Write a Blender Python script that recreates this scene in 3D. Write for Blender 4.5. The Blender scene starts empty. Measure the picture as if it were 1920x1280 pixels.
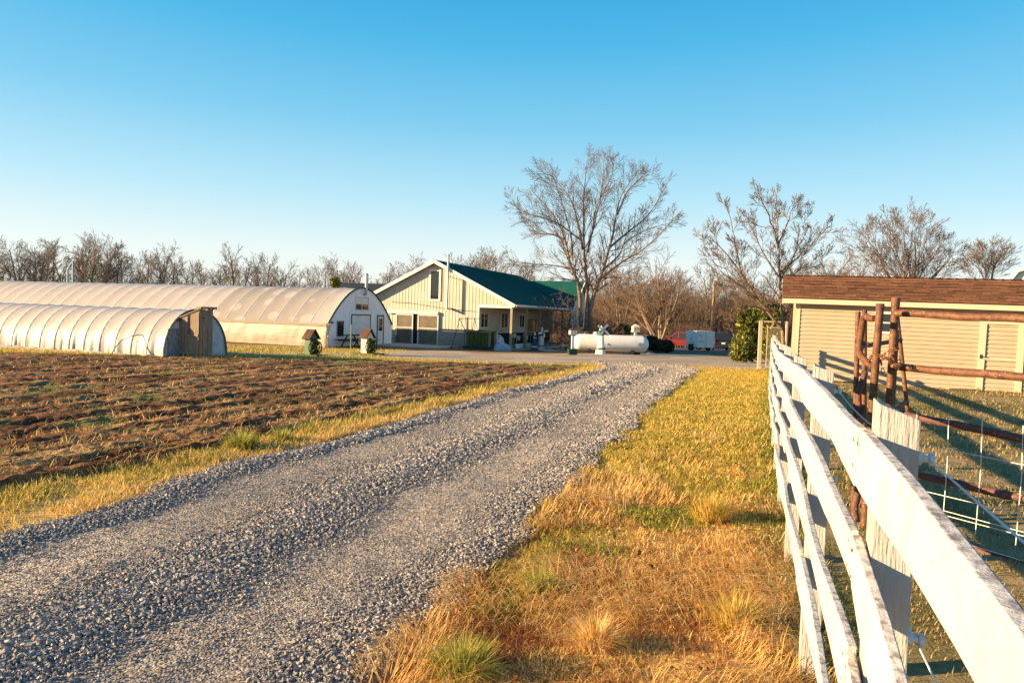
import bpy, math, random
import numpy as np
from mathutils import Vector, Matrix, Euler
R = math.radians
C = bpy.context.scene.collection
sc = bpy.context.scene
rnd = random.Random(7)
nr = np.random.default_rng(11)

# ------------------------------------------------------------------ camera
CAM = Vector((0, 0, 1.6)); F = 1280.0
PITCH = math.atan(50 / F); ROLL = 0.033
f0 = Vector((0, math.cos(PITCH), -math.sin(PITCH)))
r0 = Vector((1, 0, 0)); u0 = Vector((0, math.sin(PITCH), math.cos(PITCH)))
rr = r0 * math.cos(ROLL) + u0 * math.sin(ROLL)
uu = u0 * math.cos(ROLL) - r0 * math.sin(ROLL)
cd = bpy.data.cameras.new('camera'); cam = bpy.data.objects.new('camera', cd); C.objects.link(cam)
cam.matrix_world = Matrix(((rr.x, uu.x, -f0.x, 0), (rr.y, uu.y, -f0.y, 0), (rr.z, uu.z, -f0.z, CAM.z), (0, 0, 0, 1)))
cd.sensor_width = 36; cd.lens = 24; cd.clip_end = 5000; cd.clip_start = .05
sc.camera = cam

def ray(px, py):
    return f0 + rr * ((px - 960) / F) + uu * ((640 - py) / F)
def W(px, py, Y):
    d = ray(px, py); return CAM + d * (Y / d.y)
def gz(x, y):
    """height of the terrain: level by the camera, falling gently away from it"""
    y = np.asarray(y, float)
    a = -.008 * np.clip(y, 0, 18) - .02 * (np.clip(y, 18, 50) - 18) - .027 * (np.clip(y, 50, 95) - 50) - .006 * (np.clip(y, 95, 200) - 95)
    return a
def g1(x, y): return float(gz(x, y))
def G(px, py):
    d = ray(px, py); Y = 5.0
    for _ in range(60):
        z = g1(0, Y)
        t = (z - CAM.z) / d.z if d.z < -1e-4 else 1e4
        Y = .5 * Y + .5 * min(400, t * d.y)
    p = CAM + d * (Y / d.y); return Vector((p.x, p.y, g1(0, p.y)))
class Frame:
    """a vertical plane with a local frame: x along dir, y behind it, z up"""
    def __init__(s, o, dx):
        s.o = Vector(o); s.dx = Vector((dx[0], dx[1], 0)).normalized(); s.dy = Vector((-s.dx.y, s.dx.x, 0))
        s.rz = math.atan2(s.dx.y, s.dx.x)
    def S(s, px, py, off=0.):
        d = ray(px, py); o = s.o + s.dy * off
        t = (o - CAM).dot(s.dy) / d.dot(s.dy); p = CAM + d * t
        return (p - s.o).dot(s.dx), p.z - s.o.z
    def w(s, x, y, z): return s.o + s.dx * x + s.dy * y + Vector((0, 0, z))

# ------------------------------------------------------------------ noise (numpy)
def _h(i, j, s):
    n = (i * 374761393 + j * 668265263 + s * 974634777) & 0xFFFFFFFF
    n = ((n ^ (n >> 13)) * 1274126177) & 0xFFFFFFFF
    return ((n ^ (n >> 16)) & 0xFFFF) / 65535.
def vnoise(x, y, s=0):
    x = np.asarray(x, float); y = np.asarray(y, float)
    i = np.floor(x).astype(np.int64); j = np.floor(y).astype(np.int64); fx = x - i; fy = y - j
    fx = fx * fx * (3 - 2 * fx); fy = fy * fy * (3 - 2 * fy)
    return (_h(i, j, s) * (1 - fx) + _h(i + 1, j, s) * fx) * (1 - fy) + (_h(i, j + 1, s) * (1 - fx) + _h(i + 1, j + 1, s) * fx) * fy
def fbm(x, y, s=0, o=4, g=.5):
    a = 1; t = 0; n = 0
    for k in range(o):
        t = t + a * vnoise(x * 2 ** k, y * 2 ** k, s + k); n += a; a *= g
    return t / n

# ------------------------------------------------------------------ materials
def mat(name, col, rough=.75, col2=None, ns=4., nd=6, lo=.38, hi=.62, bump=0., bs=40., bd=.02, metal=0., spec=.35,
        stretch=None, tint=False, trans=0., third=None, wave=None):
    m = bpy.data.materials.new(name); m.use_nodes = True; nt = m.node_tree; N = nt.nodes; L = nt.links
    b = N['Principled BSDF']; b.inputs['Roughness'].default_value = rough; b.inputs['Metallic'].default_value = metal
    b.inputs['Specular IOR Level'].default_value = spec
    b.inputs['Base Color'].default_value = (*col, 1)
    tc = N.new('ShaderNodeTexCoord'); mp = N.new('ShaderNodeMapping'); L.new(tc.outputs['Object'], mp.inputs[0])
    if stretch: mp.inputs['Scale'].default_value = stretch
    cs = None
    def noise(scale, det):
        n = N.new('ShaderNodeTexNoise'); n.inputs['Scale'].default_value = scale; n.inputs['Detail'].default_value = det
        n.inputs['Roughness'].default_value = .62
        L.new(mp.outputs[0], n.inputs['Vector']); return n
    def ramp(src, a, c):
        r = N.new('ShaderNodeMapRange'); r.inputs[1].default_value = a; r.inputs[2].default_value = c; L.new(src, r.inputs[0]); return r.outputs[0]
    def mix(fac, A, B, mode='MIX'):
        x = N.new('ShaderNodeMix'); x.data_type = 'RGBA'; x.blend_type = mode
        if isinstance(fac, float): x.inputs[0].default_value = fac
        else: L.new(fac, x.inputs[0])
        for k, v in ((6, A), (7, B)):
            if isinstance(v, tuple): x.inputs[k].default_value = (*v, 1)
            else: L.new(v, x.inputs[k])
        return x.outputs[2]
    if tint:
        at = N.new('ShaderNodeAttribute'); at.attribute_name = 'tint'; cs = at.outputs['Color']
    if col2 is not None:
        cs = mix(ramp(noise(ns, nd).outputs[0], lo, hi), cs if cs else col, col2)
    if third is not None:     # (colour, scale, lo, hi)
        cs = mix(ramp(noise(third[1], 5).outputs[0], third[2], third[3]), cs if cs else col, third[0])
    if cs: L.new(cs, b.inputs['Base Color'])
    if bump:
        bp = N.new('ShaderNodeBump'); bp.inputs['Strength'].default_value = bump; bp.inputs['Distance'].default_value = bd
        L.new(noise(bs, 5).outputs[0], bp.inputs['Height']); L.new(bp.outputs[0], b.inputs['Normal'])
    if trans:
        t = N.new('ShaderNodeBsdfTranslucent'); ms = N.new('ShaderNodeMixShader'); ms.inputs[0].default_value = trans
        if cs: L.new(cs, t.inputs[0])
        else: t.inputs[0].default_value = (*col, 1)
        L.new(b.outputs[0], ms.inputs[1]); L.new(t.outputs[0], ms.inputs[2]); L.new(ms.outputs[0], N['Material Output'].inputs[0])
    return m

# ------------------------------------------------------------------ mesh helpers
def npmesh(name, V, faces, mats, parent=None, tint=None, smooth=False, midx=None):
    me = bpy.data.meshes.new(name); V = np.ascontiguousarray(V, dtype=np.float32).reshape(-1, 3)
    me.vertices.add(len(V)); me.vertices.foreach_set('co', V.ravel())
    faces = [np.asarray(f, dtype=np.int32) for f in faces if len(f)]
    nl = sum(f.size for f in faces); npoly = sum(len(f) for f in faces)
    me.loops.add(nl); me.loops.foreach_set('vertex_index', np.concatenate([f.ravel() for f in faces]))
    tot = np.concatenate([np.full(len(f), f.shape[1], np.int32) for f in faces])
    st = np.zeros(npoly, np.int32); st[1:] = np.cumsum(tot)[:-1]
    me.polygons.add(npoly); me.polygons.foreach_set('loop_start', st)
    try: me.polygons.foreach_set('loop_total', tot)
    except Exception: pass
    if midx is not None: me.polygons.foreach_set('material_index', np.asarray(midx, np.int32))
    me.polygons.foreach_set('use_smooth', np.full(npoly, smooth))
    for m in (mats if isinstance(mats, (list, tuple)) else [mats]): me.materials.append(m)
    if tint is not None:
        a = me.attributes.new('tint', 'FLOAT_COLOR', 'POINT')
        t = np.ones((len(V), 4), np.float32); t[:, :3] = tint; a.data.foreach_set('color', t.ravel())
    me.update(calc_edges=True)
    o = bpy.data.objects.new(name, me); C.objects.link(o)
    if parent: o.parent = parent
    return o

class MB:
    def __init__(s): s.v = []; s.f = []; s.m = []; s.k = 0
    def add(s, vs, fs):
        n = len(s.v); s.v += [tuple(v) for v in vs]; s.f += [tuple(i + n for i in f) for f in fs]; s.m += [s.k] * len(fs); return s
    def box(s, x0, x1, y0, y1, z0, z1, M=None):
        vs = [Vector((x, y, z)) for z in (z0, z1) for y in (y0, y1) for x in (x0, x1)]
        if M: vs = [M @ v for v in vs]
        return s.add(vs, [(0, 2, 3, 1), (4, 5, 7, 6), (0, 1, 5, 4), (2, 6, 7, 3), (0, 4, 6, 2), (1, 3, 7, 5)])
    def bar(s, a, b, w, h=None, up=(0, 0, 1)):
        a = Vector(a); b = Vector(b); d = b - a; L = d.length; d.normalize(); h = h or w
        up = Vector(up)
        if abs(d.dot(up)) > .98: up = Vector((0, 1, 0))
        x = d.cross(up).normalized(); z = x.cross(d)
        M = Matrix(((x.x, d.x, z.x, a.x), (x.y, d.y, z.y, a.y), (x.z, d.z, z.z, a.z), (0, 0, 0, 1)))
        return s.box(-w / 2, w / 2, 0, L, -h / 2, h / 2, M)
    def tube(s, pts, r, n=8, cap=True):
        pts = [Vector(p) for p in pts]; k = len(pts); rs = r if isinstance(r, (list, tuple)) else [r] * k
        vs = []; u = None
        for i, p in enumerate(pts):
            t = (pts[min(i + 1, k - 1)] - pts[max(i - 1, 0)]).normalized()
            if u is None: u = t.orthogonal().normalized()
            else:
                u = u - t * u.dot(t); u.normalize()
            w = t.cross(u)
            vs += [p + (u * math.cos(2 * math.pi * j / n) + w * math.sin(2 * math.pi * j / n)) * rs[i] for j in range(n)]
        fs = [(i * n + j, i * n + (j + 1) % n, (i + 1) * n + (j + 1) % n, (i + 1) * n + j) for i in range(k - 1) for j in range(n)]
        if cap: fs += [tuple(range(n - 1, -1, -1)), tuple((k - 1) * n + j for j in range(n))]
        return s.add(vs, fs)
    def lathe(s, prof, n=16, o=(0, 0, 0), M=None):
        vs = []
        for r, z in prof:
            for j in range(n):
                a = 2 * math.pi * j / n; v = Vector((r * math.cos(a), r * math.sin(a), z))
                vs.append((M @ v if M else v) + Vector(o))
        k = len(prof)
        fs = [(i * n + j, i * n + (j + 1) % n, (i + 1) * n + (j + 1) % n, (i + 1) * n + j) for i in range(k - 1) for j in range(n)]
        fs += [tuple(range(n - 1, -1, -1)), tuple((k - 1) * n + j for j in range(n))]
        return s.add(vs, fs)
    def ext(s, poly, d0, d1, ax='y'):
        """extrude a 2D polygon: ax y -> poly in xz; ax x -> poly in yz; ax z -> poly in xy"""
        q = {'y': lambda p, d: (p[0], d, p[1]), 'x': lambda p, d: (d, p[0], p[1]), 'z': lambda p, d: (p[0], p[1], d)}[ax]
        n = len(poly); vs = [q(p, d0) for p in poly] + [q(p, d1) for p in poly]
        fs = [tuple(range(n)), tuple(range(2 * n - 1, n - 1, -1))] + [(i, i + n, (i + 1) % n + n, (i + 1) % n) for i in range(n)]
        return s.add(vs, fs)
    def sheet(s, rows):
        """grid of points"""
        n = len(rows[0]); vs = [p for r in rows for p in r]
        return s.add(vs, [(i * n + j, i * n + j + 1, (i + 1) * n + j + 1, (i + 1) * n + j) for i in range(len(rows) - 1) for j in range(n - 1)])
    def build(s, name, m, parent=None, smooth=False, bevel=0, solid=0, loc=None, rz=None):
        me = bpy.data.meshes.new(name); me.from_pydata(s.v, [], s.f)
        for x in (m if isinstance(m, (list, tuple)) else [m]): me.materials.append(x)
        me.polygons.foreach_set('material_index', s.m); me.polygons.foreach_set('use_smooth', [smooth] * len(s.f))
        import bmesh
        bm = bmesh.new(); bm.from_mesh(me); bmesh.ops.recalc_face_normals(bm, faces=bm.faces); bm.to_mesh(me); bm.free()
        o = bpy.data.objects.new(name, me); C.objects.link(o)
        if parent: o.parent = parent
        if loc is not None: o.location = loc
        if rz is not None: o.rotation_euler.z = rz
        if solid:
            q = o.modifiers.new('solid', 'SOLIDIFY'); q.thickness = solid
        if bevel:
            q = o.modifiers.new('bevel', 'BEVEL'); q.width = bevel; q.segments = 2; q.limit_method = 'ANGLE'
        if smooth and hasattr(me, 'set_sharp_from_angle'): me.set_sharp_from_angle(angle=R(40))
        return o
def tag(o, label=None, cat=None, group=None, kind=None):
    if label: o['label'] = label
    if cat: o['category'] = cat
    if group: o['group'] = group
    if kind: o['kind'] = kind
    return o
def thing(name, label, cat, loc=(0, 0, 0), rz=0, group=None):
    o = bpy.data.objects.new(name, None); C.objects.link(o); o.location = loc; o.rotation_euler.z = rz; o.empty_display_size = .2
    return tag(o, label, cat, group)
def copy_tree(o, parent=None):
    c = o.copy(); C.objects.link(c); c.parent = parent
    for ch in list(o.children): copy_tree(ch, c)
    return c

# ------------------------------------------------------------------ branch meshes
def tubes_np(name, br, sides, m, parent=None, tint=None):
    """br: list of (points, radii); one mesh of tapered tubes"""
    Vs = []; Fs = []; off = 0; byn = {}
    for p, r in br: byn.setdefault(len(p), []).append((p, r))
    for n, L in byn.items():
        P = np.array([p for p, _ in L]); Rr = np.array([r for _, r in L])
        T = np.gradient(P, axis=1); T /= np.linalg.norm(T, axis=2, keepdims=True) + 1e-9
        ref = np.where(np.abs(T[..., 2:3]) > .9, np.array([1., 0, 0]), np.array([0, 0, 1.]))
        U = np.cross(T, ref); U /= np.linalg.norm(U, axis=2, keepdims=True) + 1e-9; Vv = np.cross(T, U)
        a = np.arange(sides) * 2 * np.pi / sides
        X = P[:, :, None] + Rr[:, :, None, None] * (np.cos(a)[None, None, :, None] * U[:, :, None] + np.sin(a)[None, None, :, None] * Vv[:, :, None])
        B = len(L); idx = np.arange(B * n * sides).reshape(B, n, sides) + off
        q = np.stack([idx[:, :-1], np.roll(idx, -1, 2)[:, :-1], np.roll(idx, -1, 2)[:, 1:], idx[:, 1:]], -1).reshape(-1, 4)
        Vs.append(X.reshape(-1, 3)); Fs.append(q); off += B * n * sides
    return npmesh(name, np.concatenate(Vs), [np.concatenate(Fs)], m, parent, smooth=True)
def grow(rng, P, D, L, Rr, lev, cfg, out):
    n = cfg['n'][lev]; st = L / n; x, y, z = P; dx, dy, dz = D; pts = [P]; dirs = [D]
    tip = cfg['tip'][lev]; wb = cfg['wob'][lev]; tr = cfg['trop'][lev]
    for i in range(n):
        dx += rng.gauss(0, wb); dy += rng.gauss(0, wb); dz += rng.gauss(0, wb) + tr
        k = 1 / math.sqrt(dx * dx + dy * dy + dz * dz); dx *= k; dy *= k; dz *= k
        x += dx * st; y += dy * st; z += dz * st
        if z < .15 and lev > 0: z = .15
        pts.append((x, y, z)); dirs.append((dx, dy, dz))
    rad = [max(cfg['rmin'], Rr * (1 - (1 - tip) * i / n)) for i in range(n + 1)]
    out[lev].append((pts, rad))
    if lev + 1 < len(cfg['n']):
        nc = cfg['nc'][lev]; a0 = rng.uniform(0, 6.28)
        for c in range(nc):
            f = cfg['f0'][lev] + (1 - cfg['f0'][lev]) * (c + rng.random()) / nc
            i = min(n - 1, int(f * n)); w = f * n - i
            q = tuple(pts[i][k] * (1 - w) + pts[i + 1][k] * w for k in range(3)); d = Vector(dirs[i])
            o = d.orthogonal().normalized(); o.rotate(Matrix.Rotation(a0 + c * 2.4 + rng.gauss(0, .4), 3, d))
            an = R(cfg['ang'][lev] + rng.gauss(0, 9)); nd = d * math.cos(an) + o * math.sin(an)
            grow(rng, q, tuple(nd), L * cfg['lr'][lev] * (1.15 - .6 * f) * rng.uniform(.7, 1.25), max(cfg['rmin'], rad[i] * cfg['rr'][lev]), lev + 1, cfg, out)
def make_tree(seed, stems, cfg, mats, label, loc, group=None, name='bare_tree', rz=0):
    """stems: list of (offset xyz, direction, length, radius). Parts: trunk (main stems), crown (branches and twigs)"""
    rng = random.Random(seed); out = [[] for _ in cfg['n']]
    for o, d, L, r in stems:
        d = Vector(d).normalized(); grow(rng, tuple(o), tuple(d), L, r, 0, cfg, out)
    t = thing(name, label, 'tree', loc, rz, group)
    nt = cfg.get('ntrunk', 1)
    tubes_np('trunk', [b for l in out[:nt] for b in l], 7, mats[0], t)
    cr = tubes_np('crown', [b for l in out[nt:] for b in l], 3, mats[1], t)
    return t
# ================================================================== light, sky
SUN_EL, SUN_H = R(14.5), Vector((-.98, -.17, 0)).normalized()
sunv = SUN_H * math.cos(SUN_EL) + Vector((0, 0, math.sin(SUN_EL)))
ld = bpy.data.lights.new('sun', 'SUN'); ld.energy = 5.0; ld.angle = R(.5); ld.color = (1, .70, .36)
lo = bpy.data.objects.new('sun', ld); C.objects.link(lo); lo.rotation_euler = (-sunv).to_track_quat('-Z', 'Y').to_euler()
wd = bpy.data.worlds.new('World'); sc.world = wd; wd.use_nodes = True
wn = wd.node_tree.nodes; wl = wd.node_tree.links
sky = wn.new('ShaderNodeTexSky'); sky.sky_type = 'NISHITA'; sky.sun_disc = False; sky.sun_elevation = SUN_EL
sky.sun_rotation = math.atan2(SUN_H.x, SUN_H.y)
sky.air_density = 1.0; sky.dust_density = .3; sky.ozone_density = 1.5; sky.altitude = 100
SKY = [(-.05, (.84, .84, .76)), (.02, (.88, .89, .82)), (.08, (.78, .87, .86)), (.16, (.46, .75, .875)), (.26, (.20, .575, .82)), (.36, (.065, .455, .77)), (.46, (.01, .335, .69)), (.65, (.012, .22, .52)), (1, (.01, .15, .38))]
tcw = wn.new('ShaderNodeTexCoord'); sx = wn.new('ShaderNodeSeparateXYZ'); rp = wn.new('ShaderNodeValToRGB'); mr = wn.new('ShaderNodeMapRange')
mr.inputs[1].default_value = -.05; mr.inputs[2].default_value = 1; wl.new(tcw.outputs['Generated'], sx.inputs[0]); wl.new(sx.outputs['Z'], mr.inputs[0]); wl.new(mr.outputs[0], rp.inputs[0])
el = rp.color_ramp.elements
while len(el) < len(SKY): el.new(.5)
for e, (z, c) in zip(el, SKY): e.position = (z + .05) / 1.05; e.color = (*c, 1)
mxw = wn.new('ShaderNodeMix'); mxw.data_type = 'RGBA'; mxw.inputs[0].default_value = .94
sk2 = wn.new('ShaderNodeVectorMath'); sk2.operation = 'SCALE'; sk2.inputs[3].default_value = 2.8; wl.new(rp.outputs[0], sk2.inputs[0])
wl.new(sky.outputs[0], mxw.inputs[6]); wl.new(sk2.outputs[0], mxw.inputs[7]); wl.new(mxw.outputs[2], wn['Background'].inputs[0]); wn['Background'].inputs[1].default_value = .12
sc.view_settings.view_transform = 'Standard'; sc.view_settings.look = 'None'; sc.view_settings.exposure = 1.65; sc.view_settings.gamma = 1
sc.cycles.max_bounces = 6; sc.cycles.diffuse_bounces = 3; sc.cycles.transparent_max_bounces = 6; sc.cycles.use_denoising = True

# ================================================================== plan of the ground
def pl(pts):
    q = sorted([(G(*p).y, G(*p).x) for p in pts]); ys = np.array([a for a, _ in q]); xs = np.array([b for _, b in q])
    k0 = (xs[1] - xs[0]) / (ys[1] - ys[0])
    ys = np.concatenate([[-12], ys]); xs = np.concatenate([[xs[0] - .33 * (ys[1] + 12)], xs])
    return lambda y: np.interp(y, ys, xs)
roadR = pl([(664, 1280), (774, 1182), (870, 1076), (947, 1021), (1018, 956), (1071, 908), (1167, 813), (1225, 760), (1310, 695)])
roadL = pl([(0, 1005), (120, 975), (230, 945), (350, 900), (480, 860), (640, 820), (800, 775), (905, 745), (1010, 720), (1080, 703), (1135, 691)])
fieldL = pl([(0, 930), (100, 905), (230, 885), (420, 845), (600, 800), (760, 768), (900, 735), (1000, 712), (1090, 693)])
fenceX = lambda y: .32 + .355 * np.asarray(y) + .0012 * np.maximum(np.asarray(y) - 5, 0) ** 2
yfar = lambda x: np.interp(x, [-60, -17, -14, -9.8, -5, -1.2, 2.7, 9], [19, 22.2, 23.2, 23.6, 24.6, 25.4, 26.0, 26.5])

def lerp(a, b, t): return a + (b - a) * t
def cmix(A, B, t): t = np.clip(np.asarray(t), 0, 1)[..., None]; return np.asarray(A) * (1 - t) + np.asarray(B) * t
STRAW = (.76, .48, .16); GOLD = (.66, .47, .10); GREEN = (.22, .29, .035); RUST = (.42, .15, .045); OLIVE = (.19, .16, .06); PALE = (.80, .62, .32); SOIL = (.15, .068, .032)

# ------------------------------------------------------------------ ground sheet
def axis(a, b, f, far):
    mid = np.arange(a, b, f); k = f; lo_ = []; v = a
    while v > far[0]: k *= 1.25; v -= k; lo_.append(v)
    hi_ = []; v = mid[-1]; k = f
    while v < far[1]: k *= 1.25; v += k; hi_.append(v)
    return np.concatenate([lo_[::-1], mid, hi_])
ax = axis(-7, 12, .16, (-1500, 1500)); ay = axis(-1, 30, .16, (-60, 2500))
X, Y = np.meshgrid(ax, ay)
nz = fbm(X * .9, Y * .9, 3, 4)
rl, rr_ = roadL(Y), roadR(Y); fx = fenceX(Y)
Zg = gz(X, Y) + .05 * (nz - .5) * ((X > rr_) | (X < rl))
onroad = (X > rl - .15) & (X < rr_ + .15) & (Y < 29)
Zg = np.where(onroad, gz(X, Y) - .05, Zg - .004)
infield = (X < fieldL(Y)) & (Y < yfar(X)) & (Y < 30); Zg = np.where(infield & (X < fieldL(Y) - .3) & (Y < yfar(X) - .3), Zg - .25, Zg)
Zg = np.where((Y > 26) & (Y < 120) & ~onroad, gz(X, Y) - .012, Zg)
vr = cmix(cmix(RUST, STRAW, (X - rr_) * 1.6 + (nz - .5) * 2), cmix(GOLD, GREEN, (fbm(X * 1.7, Y * 1.7, 9) - .45) * 3), (Y - 5.0) * .45 + (nz - .5) * 3)
pad = cmix(OLIVE, (.36, .27, .14), (fbm(X * .8, Y * .8, 21) - .38) * 4)
lv = cmix(STRAW, GOLD, (nz - .35) * 3)
oth = cmix((.26, .17, .06), (.42, .29, .11), (nz - .3) * 2.5)
far = cmix((.14, .11, .05), (.22, .15, .07), (fbm(X * .05, Y * .05, 5) - .3) * 2)
T = np.where((Y > 40)[..., None], far, oth)
sel = (X > rr_) & (X < fx) & (Y < 29.5); T = np.where(sel[..., None], vr, T)
sel = (X >= fx) & (Y < 34); T = np.where(sel[..., None], pad, T)
sel = (X < rl) & (X > fieldL(Y) - .3) & (Y < 28); T = np.where(sel[..., None], lv, T)
ny, nx = X.shape; idx = np.arange(ny * nx).reshape(ny, nx)
quads = np.stack([idx[:-1, :-1], idx[:-1, 1:], idx[1:, 1:], idx[1:, :-1]], -1).reshape(-1, 4)
M_ground = mat('turf', OLIVE, .95, tint=True, col2=(.10, .07, .025), ns=9, lo=.5, hi=.75, bump=.6, bs=45, bd=.03, spec=.1)
tag(npmesh('ground', np.stack([X, Y, Zg], -1), [quads], M_ground, tint=(T * .95).reshape(-1, 3), smooth=True), kind='structure')

# ------------------------------------------------------------------ gravel road and yard
def gravel_mat(name, tint):
    m = mat(name, (.3, .29, .28), .9, tint=tint, spec=.15); nt = m.node_tree; N = nt.nodes; L = nt.links; b = N['Principled BSDF']
    tc = N['Texture Coordinate']
    hs_ = []
    base = N['Attribute'].outputs['Color'] if tint else None
    if not tint:
        rg = N.new('ShaderNodeRGB'); rg.outputs[0].default_value = (.44, .355, .27, 1)
        n0 = N.new('ShaderNodeTexNoise'); n0.inputs['Scale'].default_value = .55; n0.inputs['Detail'].default_value = 8; mp0 = N.new('ShaderNodeMapping'); mp0.inputs['Scale'].default_value = (.5, 1.6, 1)
        L.new(tc.outputs['Object'], mp0.inputs[0]); L.new(mp0.outputs[0], n0.inputs[0]); r0_ = N.new('ShaderNodeMapRange'); r0_.inputs[1].default_value = .4; r0_.inputs[2].default_value = .62; L.new(n0.outputs[0], r0_.inputs[0])
        x0_ = N.new('ShaderNodeMix'); x0_.data_type = 'RGBA'; L.new(r0_.outputs[0], x0_.inputs[0]); L.new(rg.outputs[0], x0_.inputs[6]); x0_.inputs[7].default_value = (.29, .225, .17, 1); base = x0_.outputs[2]
    mx = None
    for sc_, mn, mxv in ((75, .5, 1.5), (31, .75, 1.25)):
        v = N.new('ShaderNodeTexVoronoi'); v.inputs['Scale'].default_value = sc_; L.new(tc.outputs['Object'], v.inputs['Vector'])
        sp = N.new('ShaderNodeSeparateColor'); L.new(v.outputs['Color'], sp.inputs[0])
        r = N.new('ShaderNodeMapRange'); r.inputs[3].default_value = mn; r.inputs[4].default_value = mxv; L.new(sp.outputs[0], r.inputs[0])
        x = N.new('ShaderNodeMix'); x.data_type = 'RGBA'; x.blend_type = 'MULTIPLY'; x.inputs[0].default_value = 1
        L.new(base if mx is None else mx, x.inputs[6]); L.new(r.outputs[0], x.inputs[7]); mx = x.outputs[2]; hs_.append(v)
    L.new(mx, b.inputs['Base Color'])
    bp = N.new('ShaderNodeBump'); bp.inputs['Strength'].default_value = .4; bp.inputs['Distance'].default_value = .018; bp.invert = True
    L.new(hs_[0].outputs['Distance'], bp.inputs['Height'])
    n = N.new('ShaderNodeTexNoise'); n.inputs['Scale'].default_value = 3.5; n.inputs['Detail'].default_value = 9; L.new(tc.outputs['Object'], n.inputs[0])
    b2 = N.new('ShaderNodeBump'); b2.inputs['Strength'].default_value = .5; b2.inputs['Distance'].default_value = .07
    L.new(n.outputs[0], b2.inputs['Height']); L.new(bp.outputs[0], b2.inputs['Normal']); L.new(b2.outputs[0], b.inputs['Normal'])
    return m
def rutprof(u, y, x):
    n1 = fbm(y * .6, u * 6, 31, 3) - .5
    u = u + n1 * .05
    rid = np.exp(-((u - .06) / .07) ** 2) * .8 + np.exp(-((u - .50) / .12) ** 2) + np.exp(-((u - .96) / .09) ** 2) * .7
    return rid
def ridh(u): return np.exp(-((u - .06) / .07) ** 2) * .3 + np.exp(-((u - .50) / .14) ** 2) + np.exp(-((u - .96) / .09) ** 2) * .2
yr = np.concatenate([np.arange(-8, 0, .2), np.arange(0, 10, .05), np.arange(10, 18, .1), np.arange(18, 31.5, .2)])
ur = np.linspace(-.03, 1.03, 60)
U, Yr = np.meshgrid(ur, yr)
Lx = roadL(np.minimum(Yr, 28)) + np.maximum(Yr - 28, 0) * .33; Rx = roadR(np.minimum(Yr, 28.5)) + np.maximum(Yr - 28.5, 0) * .33
edge = (fbm(Yr * 1.4, Yr * 0 + 2, 77, 4) - .5) * .35; edge2 = (fbm(Yr * 1.6, Yr * 0 + 9, 78, 4) - .5) * .45
Xr = (Lx + edge) * (1 - U) + (Rx + edge2) * U
rid = rutprof(U, Yr, Xr)
def roadz(x, y, rid): return gz(x, y) + .006 + rid * .022 + .022 * (fbm(x * 2.2, y * 2.2, 41, 4) - .5)
Zr = roadz(Xr, Yr, rid) - .09 * (np.maximum(np.maximum(-U, U - 1), 0) / .03)
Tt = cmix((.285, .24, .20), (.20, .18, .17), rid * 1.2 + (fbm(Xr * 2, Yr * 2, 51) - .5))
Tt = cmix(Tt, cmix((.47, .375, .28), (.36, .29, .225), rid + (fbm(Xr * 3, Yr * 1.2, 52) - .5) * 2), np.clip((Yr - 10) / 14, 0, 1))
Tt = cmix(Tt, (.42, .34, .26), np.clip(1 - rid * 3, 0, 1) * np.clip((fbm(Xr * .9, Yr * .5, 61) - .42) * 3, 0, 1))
ny, nx = U.shape; idx = np.arange(ny * nx).reshape(ny, nx)
qd = np.stack([idx[:-1, :-1], idx[:-1, 1:], idx[1:, 1:], idx[1:, :-1]], -1).reshape(-1, 4)
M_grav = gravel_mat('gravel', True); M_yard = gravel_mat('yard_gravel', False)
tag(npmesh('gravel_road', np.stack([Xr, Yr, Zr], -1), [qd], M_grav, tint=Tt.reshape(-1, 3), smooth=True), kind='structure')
# yard: strip between the field and the buildings
near = [(300, 676), (440, 682), (700, 682.5), (940, 686.5), (1140, 692), (1310, 695), (1418, 694), (1500, 690), (1600, 686)]
farp = [(420, 662), (520, 661), (660, 659), (800, 657), (868, 658.5), (882, 661.5), (1050, 663), (1216, 662), (1300, 664), (1420, 668), (1520, 668)]
rows = []
for k in range(9):
    row = []
    for t in np.linspace(0, len(near) - 1.001, 120):
        i = int(t); w = t - i
        a = G(*near[i]).lerp(G(*near[i + 1]), w); b = G(*farp[i]).lerp(G(*farp[i + 1]), w)
        p = a.lerp(b, k / 8); p = Vector((p.x, p.y + (.5 * (fbm(p.x * .5, p.y * .5, 4) - .5) if k in (0, 8) else 0), 0)); p.z = g1(0, p.y) + .004
        row.append(p)
    rows.append(row)
tag(MB().sheet(rows).build('gravel_yard', M_yard, smooth=True), kind='structure')
rows = [[Vector((p.x, p.y, g1(0, p.y) + .006)) for p in (W(x, 640, yy) for x in np.linspace(1180, 1470, 12))] for yy in (57, 65, 75, 88, 100)]
M_asph = mat('asphalt', (.09, .09, .095), .9, col2=(.14, .135, .13), ns=2)
tag(MB().sheet(rows).build('paved_lot', M_asph), kind='structure')

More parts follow.
